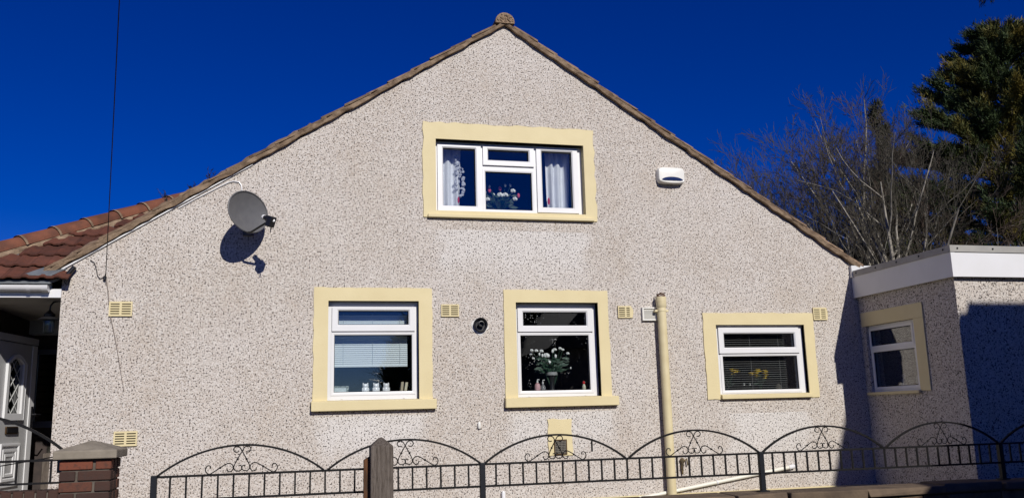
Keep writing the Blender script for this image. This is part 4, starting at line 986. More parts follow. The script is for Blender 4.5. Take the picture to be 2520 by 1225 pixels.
# right window
gl3 = W[3]['lights'][1][1]; gl3t = W[3]['lights'][0][1]; zz3 = gl3[2] - 0.015; w3 = gl3[1] - gl3[0]
blind('venetian_blind', 'dark lowered venetian blind with open slats in the right window', gl3[0] - 0.02, gl3[1] - 0.10, [zz3 + 0.02 + 0.0262 * k for k in range(int((gl3t[3] - zz3) / 0.0262))], 0.155, M_BLIND2, math.radians(4), 0.025, (0.07, 0.48, 0.90))
PINKS = set()
for (fx, lb, bl) in ((0.145, 'glass vase of yellow daffodils at the left of the right window', [(-.13, .26, 'yel', .035), (-.11, .225, 'yel', .03), (.09, .265, 'yel', .03), (.135, .245, 'yel', .035), (.11, .22, 'yel', .025)]), (0.60, 'glass vase of yellow daffodils at the middle of the right window', [(-.09, .21, 'yel', .034), (-.05, .235, 'yel', .034), (-.01, .245, 'yel', .034), (.06, .235, 'yel', .034), (.10, .20, 'yel', .03), (-.06, .185, 'yel', .028), (.085, .165, 'yel', .022)])):
    bouquet('vase_of_daffodils', lb, (gl3[0] + w3 * fx, 0.27, zz3), [(.04, 0), (.042, .01), (.04, .06), (.05, .12), (.048, .121)], M_CLEAR, bl, 14, 0.07, (0.08, 0.2), 9 + int(fx * 10))
for fx, lb in ((0.37, 'clear glass bottle left of the pair in the right window'), (0.45, 'clear glass bottle right of the pair in the right window')):
    bottle('glass_bottle', gl3[0] + w3 * fx, 0.26, zz3, [(.028, 0), (.032, .006), (.03, .035), (.012, .055), (.010, .075)], M_CLEAR, lb, [(.011, .076), (.014, .085), (.012, .10), (.003, .105)], M_WHTP)
MB().ell((gl3[0] + w3 * .81, .21, zz3 + .045), (.035, .02, .042), 10, 8).build('seashell', simple('tan_shell', (0.22, 0.19, 0.14), (0.10, 0.09, 0.07), 50, 0.6), None, label='small tan shell ornament at the right of the right window', cat='ornament', smooth=True)
# annex window things
agl = ad['lights'][1][1]; azz = agl[2] - 0.01
fg = MB(); fy = agl[0] + (agl[1] - agl[0]) * .52
fg.lathe([(.03, 0), (.032, .02), (.022, .05), (.026, .08), (.014, .10), (.022, .125), (.018, .145), (.003, .155)], (AXW + .16, fy, azz), n=14)
fg.build('figurine', simple('grey_figurine', (0.28, 0.29, 0.31), (0.4, 0.4, 0.42), 40, 0.5), None, label='small grey figurine on the annex window board', cat='figurine', smooth=True)
MB().lathe([(.01, 0.0), (.07, .004), (.075, .012), (.07, .016), (.001, .012)], (AXW + .14, agl[0] + .07, azz + .075), (-1, 0, .15), 24).build('round_plate', simple('pale_plate', (0.45, 0.44, 0.42), None, rough=0.4), None, label='round pale plate standing in the annex window corner', cat='plate', smooth=True)

# ------------------------------------------------------------------ front boundary: stone wall, brick wall, pier, posts
FY = -2.565; CZ = -0.70 + Z
sw = empty('stone_wall', (4.0, FY, 0.0), 'low brown sandstone boundary wall with thick coping slabs under the railing', 'wall')
box('core', (-1.1, FY - 0.125, 0.0), (10.5, FY + 0.125, CZ - 0.075), M_BMORT, sw)
sx_ = -1.1; rr_ = random.Random(21)
while sx_ < 10.4:
    ln = rr_.uniform(0.45, 0.85); zt_ = CZ + rr_.uniform(-0.014, 0.004); fy = FY - 0.185 + rr_.uniform(-0.02, 0.02); th = rr_.uniform(0.07, 0.085)
    j = lambda a=0.012: rr_.uniform(-a, a)
    e = sx_ + ln - 0.012
    MB().hexa([(sx_ + j(), fy + j(), CZ - th), (e + j(), fy + j(), CZ - th), (e, FY + .18, CZ - th), (sx_, FY + .18, CZ - th), (sx_ + j(), fy + j(), zt_ + j(.006)), (e + j(), fy + j(), zt_ + j(.006)), (e, FY + .18, zt_), (sx_, FY + .18, zt_)]).build('coping_stone', M_COPE, sw, bevel=0.012)
    sx_ += ln
zrow = CZ - 0.085
while zrow > 0.05:
    hgt = rr_.uniform(0.06, 0.15); x = -1.1 + rr_.uniform(0, .1)
    while x < 9.0:
        ln = rr_.uniform(0.14, 0.42); fy = FY - 0.150 + rr_.uniform(-0.018, 0.012); hh_ = hgt - 0.012 + rr_.uniform(-.012, .004)
        j = lambda a=0.010: rr_.uniform(-a, a)
        z0_, z1_ = zrow - hh_, zrow + j(.004)
        MB().hexa([(x + j(), fy + j(), z0_ + j()), (x + ln - .014 + j(), fy + j(), z0_ + j()), (x + ln - .014, FY - .10, z0_), (x, FY - .10, z0_), (x + j(), fy + j(), z1_), (x + ln - .014 + j(), fy + j(), z1_), (x + ln - .014, FY - .10, z1_), (x, FY - .10, z1_)]).build('stone', M_STONE, sw, bevel=0.01)
        x += ln
    zrow -= hgt
# brick mesh shared by pier and wall
def brick_mesh(l, d_, h):
    mb = MB().box((-l / 2, -d_ / 2, -h / 2), (l / 2, d_ / 2, h / 2)); me = bpy.data.meshes.new('brick')
    import bmesh
    bm = bmesh.new()
    vs = [bm.verts.new(p) for p in mb.v]
    for f in mb.f: bm.faces.new([vs[i] for i in f])
    bmesh.ops.bevel(bm, geom=bm.edges[:], offset=0.005, segments=1, affect='EDGES'); bm.to_mesh(me); bm.free(); me.materials.append(M_BRICK); return me
BS = brick_mesh(0.215, 0.1025, 0.065); BH = brick_mesh(0.1025, 0.1025, 0.065); BR = brick_mesh(0.065, 0.215, 0.1025)
# pier
PX0, PX1 = -1.605, -1.27; PCYc = FY; capz = -0.228 + Z
pier = empty('brick_pier', ((PX0 + PX1) / 2, PCYc, 0), 'square brown brick pier with pyramid concrete cap', 'brick pier')
box('core', (PX0 + .012, PCYc - .155, 0), (PX1 - .012, PCYc + .155, capz), M_BMORT, pier)
cw = PX1 - PX0
nrow = int((capz) / 0.075)
for k in range(nrow):
    z = capz - 0.0375 - 0.075 * k; f = k % 2
    # front and back
    for yy in (PCYc - 0.17 + 0.051, PCYc + 0.17 - 0.051):
        if f == 0: xs = [(BS, PX0 + .1075), (BH, PX1 - .051)]
        else: xs = [(BH, PX0 + .051), (BS, PX1 - .1075)]
        for me, x in xs: inst('brick', me, pier, (x + rnd.uniform(-.002, .002), yy + rnd.uniform(-.003, .003), z), (0, 0, rnd.uniform(-.008, .008)))
    for xx in (PX0 + .051, PX1 - .051): inst('brick', BH, pier, (xx, PCYc, z), (0, 0, 0))
cap = MB(); o_ = 0.04; zc0 = capz + 0.004
lo = [(PX0 - o_, PCYc - .17 - o_), (PX1 + o_, PCYc - .17 - o_), (PX1 + o_, PCYc + .17 + o_), (PX0 - o_, PCYc + .17 + o_)]
vs = [(x, y, zc0) for x, y in lo] + [(x, y, zc0 + .058) for x, y in lo] + [((PX0 + PX1) / 2, PCYc, zc0 + 0.125)]
cap.add(vs, [(0, 3, 2, 1), (0, 1, 5, 4), (1, 2, 6, 5), (2, 3, 7, 6), (3, 0, 4, 7), (4, 5, 8), (5, 6, 8), (6, 7, 8), (7, 4, 8)]).build('cap', M_CONC, pier, bevel=0.008)
# brick wall to the left of the pier
BWZ = -0.435 + Z
bw = empty('brick_wall', (-2.6, FY, 0), 'low red brick wall with soldier coping left of the pier', 'wall')
box('core', (-4.2, FY - .098, 0), (PX0 - .012, FY + .098, BWZ - .012), M_BMORT, bw)
x = PX0 - .045
while x > -4.15:
    inst('coping_brick', BR, bw, (x, FY, BWZ - .051), (rnd.uniform(-.01, .01), rnd.uniform(-.02, .02), rnd.uniform(-.02, .02))); x -= 0.075
k = 0; z = BWZ - .1025 - 0.045
while z > 0.03:
    x = PX0 - .12 - .11 * (k % 2)
    while x > -4.05:
        inst('brick', BS, bw, (x, FY - .0565, z), (0, 0, rnd.uniform(-.006, .006))); x -= 0.225
    z -= 0.075; k += 1
# timber posts
tp = MB(); a, b = 0.542, 0.708; ty0, ty1 = -2.95, -2.785; zs_ = -0.20 + Z; za = -0.135 + Z
tp.add([(a, ty0, 0), (b, ty0, 0), (b, ty1, 0), (a, ty1, 0), (a, ty0, zs_), (b, ty0, zs_), (b, ty1, zs_), (a, ty1, zs_), ((a + b) / 2 - .012, (ty0 + ty1) / 2, za), ((a + b) / 2 + .006, (ty0 + ty1) / 2, za)],
       [(0, 3, 2, 1), (0, 1, 5, 4), (1, 2, 6, 5), (2, 3, 7, 6), (3, 0, 4, 7), (4, 5, 9, 8), (5, 6, 9), (6, 7, 8, 9), (7, 4, 8)])
def shift(mb, dx, dz=0): mb.v = [(p[0] + dx, p[1], p[2] + dz) for p in mb.v]; return mb
tcx = at(938, 1120, -2.87)[0]
shift(tp, tcx - (a + b) / 2).build('timber_post', M_WOODG, None, label='thick weathered grey timber post with pointed top in front of the railing', cat='post', bevel=0.008)
t2x = at(904, 1160, -2.80)[0]
MB().hexa([(t2x - .03, -2.86, 0), (t2x + .026, -2.86, 0), (t2x + .026, -2.78, 0), (t2x - .03, -2.78, 0), (t2x - .03, -2.86, -0.30 + Z), (t2x + .026, -2.86, -0.27 + Z), (t2x + .026, -2.78, -0.268 + Z), (t2x - .028, -2.78, -0.30 + Z)]).build('timber_post', M_WOODB, None, label='thin brown timber stake against the left of the grey timber post', cat='post', bevel=0.004)

# ------------------------------------------------------------------ wrought-iron railings
RZ, RB = -0.378 + Z, -0.548 + Z; SEC = 2.4465; X0 = -1.005
ARC_H = 0.205
def catmull(P, n=6):
    P = [Vector(p) for p in P]; out = []
    for i in range(len(P) - 1):
        p0, p1, p2, p3 = P[max(i - 1, 0)], P[i], P[i + 1], P[min(i + 2, len(P) - 1)]
        for k in range(n):
            t = k / n; out.append(0.5 * ((2 * p1) + (p2 - p0) * t + (2 * p0 - 5 * p1 + 4 * p2 - p3) * t * t + (3 * p1 - p0 - 3 * p2 + p3) * t ** 3))
    out.append(P[-1]); return out
SA = [(935, 285), (963, 287), (981, 262), (962, 236), (925, 242), (903, 276), (880, 315), (858, 355), (833, 405), (828, 440), (850, 464), (885, 460), (903, 436), (888, 413), (868, 418)]
SB = [(764, 436), (772, 462), (800, 467), (822, 440), (814, 406), (780, 390), (742, 404), (700, 430), (640, 468), (606, 484), (576, 466), (568, 432), (588, 406), (612, 410), (616, 434)]
def scroll_meshes():
    ms = []
    for S, bead in ((SA, (858, 355)), (SB, (702, 429))):
        for sgn in (1, -1):
            mb = MB(); pts = [(sgn * (x - 900) / 1287, (0.006 if (S is SA and sgn < 0) else 0.0), (483 - y) / 1287 + 0.004) for x, y in S]
            mb.tube(catmull(pts, 4), 0.0042, 5)
            bp = Vector((sgn * (bead[0] - 900) / 1287, (0.006 if (S is SA and sgn < 0) else 0.0), (483 - bead[1]) / 1287 + 0.004))
            mb.ell(bp, (0.009, 0.009, 0.009), 7, 5)
            me = bpy.data.meshes.new('scroll'); me.from_pydata(mb.v, [], mb.f); me.materials.append(M_IRON); me.update()
            me.polygons.foreach_set('use_smooth', [True] * len(me.polygons)); ms.append(me)
    return ms
SCR = scroll_meshes()
mb = MB().box((-.0065, -.0065, RB), (.0065, .0065, RZ)); BAL = bpy.data.meshes.new('baluster')
BAL.from_pydata([(x, y, z - (RB + RZ) / 2) for x, y, z in mb.v], [], mb.f); BAL.materials.append(M_IRON); BAL.update()
def arch_pts(x0, x1, z0, h, n=28):
    c = (x1 - x0) / 2; rad = (c * c + h * h) / (2 * h); mx = (x0 + x1) / 2; th = math.asin(c / rad)
    return [(mx + rad * math.sin(-th + 2 * th * k / n), FY, z0 + h - rad + rad * math.cos(-th + 2 * th * k / n)) for k in range(n + 1)]
def flat_arch(pts, wy=0.010, tz=0.0075):
    mb = MB(); vs = []; fs = []; m_ = len(pts)
    for i, p in enumerate(pts):
        t = Vector(pts[min(i + 1, m_ - 1)]) - Vector(pts[max(i - 1, 0)]); t.normalize(); nrm = Vector((-t.z, 0, t.x)); P = Vector(p)
        for a_, b_ in ((-1, -1), (1, -1), (1, 1), (-1, 1)): vs.append(P + Vector((0, a_ * wy, 0)) + nrm * b_ * tz)
    for i in range(m_ - 1):
        for j in range(4): fs.append((4 * i + j, 4 * i + (j + 1) % 4, 4 * i + 4 + (j + 1) % 4, 4 * i + 4 + j))
    fs += [(3, 2, 1, 0), (4 * m_ - 4, 4 * m_ - 3, 4 * m_ - 2, 4 * m_ - 1)]
    return mb.add(vs, fs)
def panel(i, label, x0, x1, nb, endpost):
    root = empty('iron_railing', ((x0 + x1) / 2, FY, RB), label, 'railing', 'arched iron railing panels along the front')
    box('top_rail', (x0 + .02, FY - .010, RZ - .008), (x1 - .02, FY + .010, RZ + .008), M_IRON, root)
    box('bottom_rail', (x0 + .02, FY - .010, RB - .008), (x1 - .02, FY + .010, RB + .008), M_IRON, root)
    for k in range(1, nb):
        x = x0 + (x1 - x0) * k / nb
        inst('baluster', BAL, root, (x, FY + rnd.uniform(-.001, .001), (RB + RZ) / 2), (0, rnd.uniform(-.008, .008), 0))
    h_ = (x1 - x0) / 2
    for j in range(2):
        xa, xb = x0 + h_ * j, x0 + h_ * (j + 1)
        flat_arch(arch_pts(xa + .02, xb - .012, RZ + .006, ARC_H)).build('arch', M_IRON, root)
        for me in SCR: inst('scroll', me, root, ((xa + xb) / 2, FY, RZ + .004))
    return root
panels = ['iron railing panel from the left end post across behind the timber posts', 'iron railing panel in front of the wire vent and the soil pipe', 'iron railing panel running into the annex shadow', 'iron railing panel cut by the right edge of the picture']
prs = [panel(i, panels[i], X0 + SEC * i, X0 + SEC * (i + 1), 22, True) for i in range(4)]
plabels = ['square iron end post at the left end of the railings beside the brick pier', 'square iron post between the two middle lower windows', 'square iron post right of the soil pipe', 'square iron post in the shade at the far right']
for i in range(4):
    x = X0 + SEC * i
    pm = MB().box((x - .0215, FY - .0215, CZ + .004), (x + .0215, FY + .0215, RZ + .012))
    o = pm.build('iron_post', M_IRONP, None, label=plabels[i], cat='post', group='iron posts of the front railing', bevel=0.004)
    if i == 2 or i == 3: box('base_flange', (x - .045, FY - .035, CZ + .0005), (x + .045, FY + .035, CZ + .012), M_IRONP, o)
# a loose hanging bracket under the second panel's arch
p = at(1456, 1084, FY); MB().box((p[0] - .006, FY - .006, p[2] - .085), (p[0] + .006, FY + .006, p[2] + .0)).build('drop_bar', M_IRON, prs[1])
# left railing on the brick wall
LZ, LB = -0.230 + Z, -0.388 + Z
lr = empty('iron_railing', (-2.7, FY, LB), 'short iron railing fixed on the brick wall left of the pier', 'railing')
xe = PX0 - 0.0
box('top_rail', (-4.1, FY - .010, LZ - .008), (xe + .02, FY + .010, LZ + .008), M_IRON, lr)
box('bottom_rail', (-4.1, FY - .010, LB - .007), (xe + .02, FY + .010, LB + .007), M_IRON, lr)
BL2 = bpy.data.meshes.new('baluster'); mb = MB().box((-.0065, -.0065, -(LZ - LB) / 2), (.0065, .0065, (LZ - LB) / 2)); BL2.from_pydata(mb.v, [], mb.f); BL2.materials.append(M_IRON); BL2.update()
x = at(125, 1160, FY)[0]
while x > -4.05: inst('baluster', BL2, lr, (x, FY, (LZ + LB) / 2)); x -= 0.222
a_ = at(-60, 1052, FY); b_ = at(152, 1122, FY)
ap = arch_pts(b_[0] - 1.5, b_[0] + .03, LZ + .045, 0.30)
flat_arch(ap, 0.010, 0.009).build('arch', M_IRON, lr)
MB().tube([at(0, 1146, FY + .04), at(60, 1136, FY + .04), at(140, 1122, FY + .04)], 0.004, 5).build('stay_wire', M_IRON, lr)
box('fixing_bracket', (xe - .05, FY - .03, LZ - .09), (xe + .01, FY + .02, LZ + .06), M_BLKP, lr, bevel=0.006)

# ------------------------------------------------------------------ trees
def bark(name, a, b): return simple(name, a, b, 5, 0.9, 0.6, 30, 0.2)
M_BK1 = bark('pale_bark', (0.36, 0.33, 0.275), (0.20, 0.18, 0.15)); M_BK2 = bark('grey_bark', (0.15, 0.138, 0.115), (0.09, 0.082, 0.068)); M_TW = bark('twig_bark', (0.080, 0.072, 0.056), (0.048, 0.043, 0.034))
M_TW2 = bark('reddish_twig_bark', (0.095, 0.070, 0.054), (0.060, 0.045, 0.036))
def gen_tree(seed, base, height, lean=(0, 0), nstem=2, spread=0.5, levels=5, kids=(11, 7, 5, 3), r0=0.09, up=0.25):
    R_ = random.Random(seed); thick = MB(); thin = MB()
    def branch(p, d, L, r, lev):
        n = 7 if lev == 0 else (5 if lev == 1 else 4 if lev == 2 else 3 if lev == 3 else 2)
        pts = [p.copy()]; rs = [r]; dirs = []
        tip = r * (0.10 if lev == 0 else 0.35 if lev < 3 else 0.5)
        for i in range(n):
            wob = 0.05 if lev == 0 else 0.10
            d = (d + Vector((R_.gauss(0, wob), R_.gauss(0, wob), R_.gauss(0, wob) + up * 0.32 * (1 if lev else .3)))).normalized()
            p = p + d * (L / n); pts.append(p.copy()); rs.append(r + (tip - r) * (i + 1) / n); dirs.append(d.copy())
        tgt = thick if lev <= 1 else thin
        tgt.tube(pts, rs, 7 if lev == 0 else 5 if lev == 1 else 3, cap=False)
        if lev + 1 >= levels: return
        for k in range(kids[lev]):
            t = R_.uniform(0.28 if lev == 0 else 0.15, 1.0); i = min(int(t * n), n - 1); q_ = pts[i].lerp(pts[i + 1], t * n - i)
            a = R_.uniform(0, 6.283); dd = dirs[i]; s1 = dd.orthogonal().normalized(); s2 = dd.cross(s1)
            ang = R_.uniform(0.30, 0.72) * (0.6 + spread)
            nd = dd * math.cos(ang) + (s1 * math.cos(a) + s2 * math.sin(a)) * math.sin(ang)
            ln = L * R_.uniform(0.38, 0.68) * (1.05 - 0.45 * t)
            branch(q_, nd, ln, max(rs[i] * R_.uniform(0.42, 0.62), 0.0048), lev + 1)
    for s in range(nstem):
        a = R_.uniform(0, 6.283); d = Vector((math.cos(a) * spread * 0.35 * (nstem > 1) + lean[0], math.sin(a) * spread * 0.3 * (nstem > 1) + lean[1], 1)).normalized()
        branch(Vector(base) + Vector((R_.uniform(-.12, .12) * (nstem > 1), R_.uniform(-.12, .12) * (nstem > 1), 0)), d, height * R_.uniform(.85, 1.0), r0 * R_.uniform(.8, 1.1), 0)
    return thick, thin
def place_tree(name, label, seed, topx, topy, Y, basex, bk, tw, **k):
    tp_ = at(topx, topy, Y); bx_ = at(basex, 640, Y)[0]
    H = (tp_[2] - GZ) * 0.80
    th, tn = gen_tree(seed, (bx_, Y, GZ - 0.05), H, lean=((tp_[0] - bx_) / H * 0.8, 0), **k)
    root = empty(name, (bx_, Y, GZ), label, 'tree', 'bare trees behind the annex')
    th.build('trunk', bk, root, smooth=True); tn.build('crown', tw, root, kind='stuff')
place_tree('bare_tree', 'tall bare tree with pale forked trunk rising just above the side fascia', 3, 2235, 215, 7.0, 2222, M_BK1, M_TW, nstem=3, r0=0.12, spread=0.55)
place_tree('bare_tree', 'bare tree with pale trunk leaning right in front of the dark conifer', 8, 2372, 440, 6.3, 2305, M_BK1, M_TW2, nstem=2, r0=0.085, spread=0.7)
place_tree('bare_tree', 'bare grey tree standing before the ivy-clad trunk', 12, 2110, 260, 8.6, 2150, M_BK2, M_TW, nstem=3, r0=0.07, spread=0.6)
place_tree('bare_tree', 'dense bare tree halfway between the verge foot and the ivy-clad trunk', 15, 2035, 345, 9.5, 2060, M_BK2, M_TW, nstem=4, r0=0.06, spread=0.55)
place_tree('bare_tree', 'bare tree crowding over the lower end of the right verge', 19, 1965, 350, 10.5, 2010, M_BK2, M_TW, nstem=4, r0=0.06, spread=0.5)
place_tree('bare_tree', 'slender upright bare tree behind the middle of the lower right verge', 23, 1885, 320, 12.0, 1900, M_BK2, M_TW, nstem=3, r0=0.055, spread=0.4)
place_tree('bare_tree', 'leftmost small bare tree peeping over the right verge', 27, 1805, 385, 13.0, 1830, M_BK2, M_TW, nstem=3, r0=0.05, spread=0.45)
place_tree('bare_tree', 'low bushy bare tree behind the corner where verge meets annex', 31, 2085, 430, 7.6, 2120, M_BK1, M_TW, nstem=4, r0=0.05, spread=0.75)
place_tree('bare_tree', 'bare tree with reddish twigs between the tall forked tree and the conifer', 35, 2215, 290, 8.0, 2235, M_BK2, M_TW2, nstem=3, r0=0.055, spread=0.5)
place_tree('bare_tree', 'far bare tree whose thin top stands right of the conifer apex', 39, 2505, 120, 16.0, 2500, M_BK2, M_TW, nstem=2, r0=0.06, spread=0.45)

def foliage(segs, seed, size, spr=0.42):
    """segs: list of (point, direction); returns arrays of thin spray triangles"""
    g_ = np.random.default_rng(seed); P = np.array([s[0] for s in segs]); D = np.array([s[1] for s in segs])
    out = []
    for k in range(6):
        j = g_.normal(0, spr, D.shape); d = D + j; d /= np.linalg.norm(d, axis=1)[:, None]
        s = np.cross(d, g_.normal(0, 1, D.shape)); s /= np.linalg.norm(s, axis=1)[:, None] + 1e-9
        L = size * g_.uniform(0.55, 1.3, len(P))[:, None]; o = P + g_.normal(0, size * 0.35, P.shape)
        out.append(np.stack([o - s * L * 0.10, o + s * L * 0.10, o + d * L + np.array([0, 0, 0.12]) * L], 1))
    return np.concatenate(out).reshape(-1, 3)
def tri_mesh(name, V, mat, parent, kind='stuff'):
    org = V.mean(0); me = bpy.data.meshes.new(name); n = len(V) // 3
    me.vertices.add(len(V)); me.vertices.foreach_set('co', (V - org).astype(np.float32).ravel())
    me.loops.add(len(V)); me.loops.foreach_set('vertex_index', np.arange(len(V), dtype=np.int32))
    me.polygons.add(n); me.polygons.foreach_set('loop_start', np.arange(0, len(V), 3, dtype=np.int32))
    me.update(calc_edges=True); me.validate(); me.materials.append(mat)
    o = bpy.data.objects.new(name, me); link(o, parent, org); tag(o, kind=kind); return o
def needle_mat(name, a, b, c_):
    m = NT(name); n = m.noise(0.8, 4, 0.6); n2 = m.noise(5, 3)
    col = m.mix(m.g(n2, 0.3, 0.7), a, b); col = m.mix(m.math('MULTIPLY', m.g(n, 0.50, 0.66), 0.75), col, c_)
    return m.set(col, 0.65, 0, 0.25)
M_CON = needle_mat('cypress_foliage', (0.026, 0.046, 0.018), (0.055, 0.078, 0.026), (0.23, 0.17, 0.028))
M_IVY = needle_mat('ivy_foliage', (0.025, 0.032, 0.014), (0.05, 0.05, 0.022), (0.07, 0.055, 0.025))
def conifer(base, H, rad, seed, nlimb, size, label, name, mat, shape=0.7):
    R_ = random.Random(seed); segs = []
    root = empty(name, base, label, 'tree'); b = Vector(base)
    br_ = MB(); br_.tube([b, b + Vector((0.05, 0, H * .5)), b + Vector((0, 0, H * 0.97))], [0.24, 0.15, 0.02], 8)
    for k in range(nlimb):
        f = ((k + R_.random()) / nlimb) ** 0.85; z = H * (0.05 + 0.95 * f); a = k * 2.39996 + R_.uniform(-.5, .5)
        L = rad * (1 - f) ** shape * R_.uniform(0.70, 1.12) + 0.25
        rise = R_.uniform(-0.05, 0.22) + 0.55 * f; n = 10; p = b + Vector((0, 0, z)); pts = [p.copy()]; dirs = []
        for i in range(n):
            t = i / n; d = Vector((math.cos(a), math.sin(a), rise - 0.35 * t + 0.9 * max(0, t - 0.65))).normalized()
            p = p + d * (L / n); pts.append(p.copy()); dirs.append(d)
        br_.tube(pts[::2], [0.035 * (1 - i / 7) + .004 for i in range(len(pts[::2]))], 4, cap=False)
        for j in range(int(14 + 34 * (L / rad) ** 0.7)):
            t = 0.22 + 0.78 * R_.random() ** 0.75; i = min(int(t * n), n - 1); q_ = pts[i].lerp(pts[i + 1], t * n - i); d = dirs[i]
            sd_ = Vector((-d.y, d.x, 0)).normalized() * R_.choice((-1, 1)) * R_.uniform(.1, 1.1) * (1.25 - t)
            pd = (d + sd_ + Vector((0, 0, R_.uniform(-.15, .5)))).normalized(); pl = R_.uniform(.35, .85) * (0.55 + 0.45 * L / rad); nn = int(7 + 16 * pl)
            for e_ in range(nn):
                q_ = q_ + pd * (pl / nn); pd = (pd + Vector((R_.gauss(0, .04), R_.gauss(0, .04), R_.gauss(0, .04) + .012))).normalized()
                segs.append((tuple(q_), tuple(pd)))
    br_.build('trunk', M_BK2, root, smooth=True)
    tri_mesh('crown', foliage(segs, seed, size), mat, root)
    return root
ca = at(2456, 92, 9.0)
conifer((ca[0], 9.0, GZ), ca[2] - GZ, 6.1, 5, 290, 0.105, 'tall dark cypress conifer with golden tips at the right edge', 'conifer_tree', M_CON, shape=0.82)
# ivy-clad trunk
iv = at(2150, 268, 10.0); ib_ = at(2150, 640, 10.0)
def ivy(base, H, seed):
    R_ = random.Random(seed); segs = []; b = Vector(base)
    root = empty('ivy_clad_tree', base, 'narrow trunk thickly clad in dark ivy among the bare trees', 'tree')
    MB().tube([b, b + Vector((.1, 0, H * .5)), b + Vector((0, 0, H))], [.14, .09, .03], 8).build('trunk', M_BK2, root, smooth=True)
    clumps = [(R_.uniform(-.45, .45) * (1.1 - f) + .08 * math.sin(9 * f), R_.uniform(-.3, .3), H * (0.22 + 0.78 * f), R_.uniform(.16, .34) * (1.25 - .75 * f)) for f in [i / 34 for i in range(35)]]
    for k in range(3400):
        cx_, cy_, cz2, cr = clumps[int(R_.random() ** 1.15 * 35)]; v = Vector((R_.gauss(0, 1), R_.gauss(0, 1), R_.gauss(0, 1))).normalized() * cr * R_.random() ** .4
        segs.append(((b.x + cx_ + v.x, b.y + cy_ + v.y, b.z + cz2 + v.z * 1.3), tuple((v.normalized() + Vector((0, 0, .3))).normalized())))
    tri_mesh('crown', foliage(segs, seed, 0.11), M_IVY, root)
ivy((iv[0], 10.0, GZ), iv[2] - GZ, 6)
# weeds sprouting on the roof edge
for k, (x_, y0_, hts, lb) in enumerate(((412, 506, 46, 'largest twiggy weed growing at the top of the hip tiles'), (468, 478, 30, 'small twiggy weed growing on the left verge between two larger ones'), (516, 452, 34, 'highest twiggy weed growing on the left verge'))):
    R_ = random.Random(40 + k); b = Vector(at(x_, y0_, 0.12)); wmb = MB()
    for s in range(5):
        d = Vector((R_.uniform(-.5, .4), R_.uniform(-.3, .3), 1)).normalized(); L = hts / 215.0 * R_.uniform(.5, 1.05); p1 = b + d * L * .5; p2 = b + d * L + Vector((R_.uniform(-.03, .03), 0, 0))
        wmb.tube([b - Vector((0, 0, .06)), p1, p2], [.0045, .003, .002], 4)
        for t in range(6):
            f = R_.uniform(.3, 1); q_ = b.lerp(p2, f); wmb.tube([q_, q_ + Vector((R_.uniform(-.03, .03), R_.uniform(-.03, .03), R_.uniform(.005, .035)))], .0026, 3)
    wmb.build('roof_weed', M_CABLE, None, label=lb, cat='weed', group='weeds on the roof edge')

# ------------------------------------------------------------------ neighbour across the road (casts the shade on the annex, seen in the panes)
nb_ = empty('neighbour_house', (10, -12, 0), 'rendered house across the road with half-hipped gable, outside the picture', 'house')
NF = -8.5; dy = FY - NF
def nsh(xp, zp): return (xp + 0.193 * dy, zp + Z + 0.6 * dy)
ze = 3.0
out_ = [nsh(5.44, -0.72), nsh(5.72, -0.40), nsh(6.80, 0.63), nsh(6.99, 1.47), nsh(7.11, 1.47), nsh(7.12, 1.585)]
sl_ = 1.1; xe_ = out_[0][0] - (out_[0][1] - ze) / sl_; xr_ = 15.0; ztop_ = out_[-1][1]; xt = out_[-1][0]
M_REND = simple('grey_roughcast', (0.16, 0.15, 0.14), (0.12, 0.11, 0.10), 3, 0.9, 0.3, 60)
M_SLATE = simple('dark_slate', (0.05, 0.05, 0.055), (0.035, 0.035, 0.04), 8, 0.7, 0.3, 40)
box('wall', (xe_ + .25, -17, 0), (xr_, NF - .3, ze), M_REND, nb_)
rf = MB(); mid = 13.0
rf.prism([(xe_, NF, ze)] + [(x_, NF, z_) for x_, z_ in out_] + [(mid, NF, ztop_), (xr_ + .3, NF, ze)], (0, -8.5, 0)); rf.build('roof', M_SLATE, nb_)
rf2 = MB(); rf2.add([(xt, NF - .02, ztop_), (mid, NF - .02, ztop_), (mid, -17, ztop_), (xt, -17, ztop_), ((xt + mid) / 2, NF - 3, ztop_ + 1.2), ((xt + mid) / 2, -16, ztop_ + 1.2)], [(0, 1, 4), (1, 2, 5, 4), (2, 3, 5), (3, 0, 4, 5)]); rf2.build('upper_roof', M_SLATE, nb_)
# cordyline palm by the road, leaf tips drop into the top right corner
cp = empty('cordyline_palm', (2.1, -11.6, 0.1), 'cordyline palm across the road mirrored in the left window', 'palm tree')
MB().tube([(2.1, -11.6, 0.05), (2.15, -11.6, 1.2), (2.2, -11.55, 2.3)], [.10, .08, .07], 9).build('trunk', M_BK2, cp, smooth=True)
R_ = random.Random(77); V = []
for k in range(220):
    a = R_.uniform(0, 6.283); e_ = R_.uniform(-0.5, 1.3); L = R_.uniform(.75, 1.1); c = Vector((2.2, -11.55, 2.3)); d = Vector((math.cos(a) * math.cos(e_), math.sin(a) * math.cos(e_), math.sin(e_))); s = Vector((-math.sin(a), math.cos(a), 0)) * .02
    m1 = c + d * L * .6; t_ = c + d * L - Vector((0, 0, .18))
    V += [c - s * .6, c + s * .6, m1 + s, c - s * .6, m1 + s, m1 - s, m1 - s, m1 + s, t_]
tri_mesh('crown', np.array([tuple(p) for p in V]), M_LEAFD, cp)

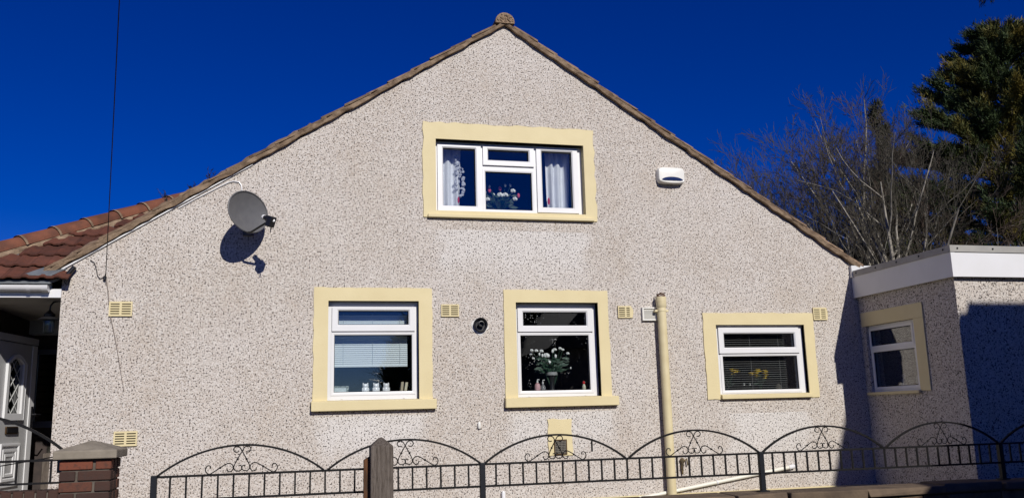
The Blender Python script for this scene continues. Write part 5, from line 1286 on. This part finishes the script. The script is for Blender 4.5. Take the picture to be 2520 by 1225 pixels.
# evergreen shrubs across the road, mirrored in the lower panes
for k, (sx2, sy2, sh2, sr2) in enumerate(((3.3, -13.2, 3.9, 1.15), (5.0, -13.6, 4.4, 1.2), (6.6, -14.2, 4.2, 1.1))):
    R_ = random.Random(90 + k); root = empty('evergreen_shrub', (sx2, sy2, 0.1), ['evergreen shrub across the road nearest the palm', 'tallest evergreen shrub across the road', 'evergreen shrub across the road nearest the neighbour house'][k], 'shrub', 'evergreen shrubs across the road')
    MB().tube([(sx2, sy2, 0), (sx2, sy2, sh2 * .7)], [.09, .03], 7).build('trunk', M_BK2, root)
    sg = []
    for j in range(2600):
        z = R_.random(); a = R_.uniform(0, 6.283); rr = sr2 * (1 - (2 * z - .9) ** 2 * .75) ** .5 * R_.random() ** .35
        sg.append(((sx2 + rr * math.cos(a), sy2 + rr * math.sin(a), .2 + z * sh2 + R_.uniform(-.1, .25)), (math.cos(a) * .6, math.sin(a) * .6, .8)))
    tri_mesh('crown', foliage(sg, 90 + k, 0.20), M_IVY, root)

# tall spruce off to the right whose hanging branch tips touch the top edge of the picture
tx = at(2720, 300, 9.5)[0]; tzt = at(2500, -88, 9.5)[2]
spr = empty('spruce_tree', (tx, 9.5, GZ), 'spruce with hanging branch tips at the top right corner', 'tree')
tb2 = MB(); tb2.tube([(tx, 9.5, GZ), (tx + .1, 9.5, tzt * .6), (tx, 9.5, tzt + 3.5)], [.3, .2, .03], 8); R_ = random.Random(51); sg = []
for k in range(26):
    a = math.pi + R_.uniform(-1.0, 1.0) if k % 2 else R_.uniform(0, 6.283); z0_ = tzt + R_.uniform(-.1, 3.0); L = 3.1 * (1 - (z0_ - tzt) / 4.2) + .3
    if math.cos(a) < -0.3: L = min(L, (tx - at(2436, 0, 9.5)[0]) / -math.cos(a)); z0_ = max(z0_, tzt + .35)
    pts = [Vector((tx, 9.5, z0_)) + Vector((math.cos(a), math.sin(a), .12)) * L * t - Vector((0, 0, .25 * t * t)) for t in (0, .35, .7, 1)]
    tb2.tube(pts, [.05, .035, .02, .008], 5, cap=False)
    for j in range(34):
        t = R_.uniform(.2, 1); q_ = pts[0].lerp(pts[3], t) + Vector((0, R_.uniform(-.15, .15), .05)); dl = R_.uniform(.15, .42)
        for e_ in range(9): sg.append((tuple(q_ - Vector((0, 0, dl * e_ / 9))), (math.cos(a) * .15, math.sin(a) * .15, -1)))
tb2.build('trunk', M_BK2, spr, smooth=True); tri_mesh('crown', foliage(sg, 51, 0.09, 0.25), M_CON, spr)
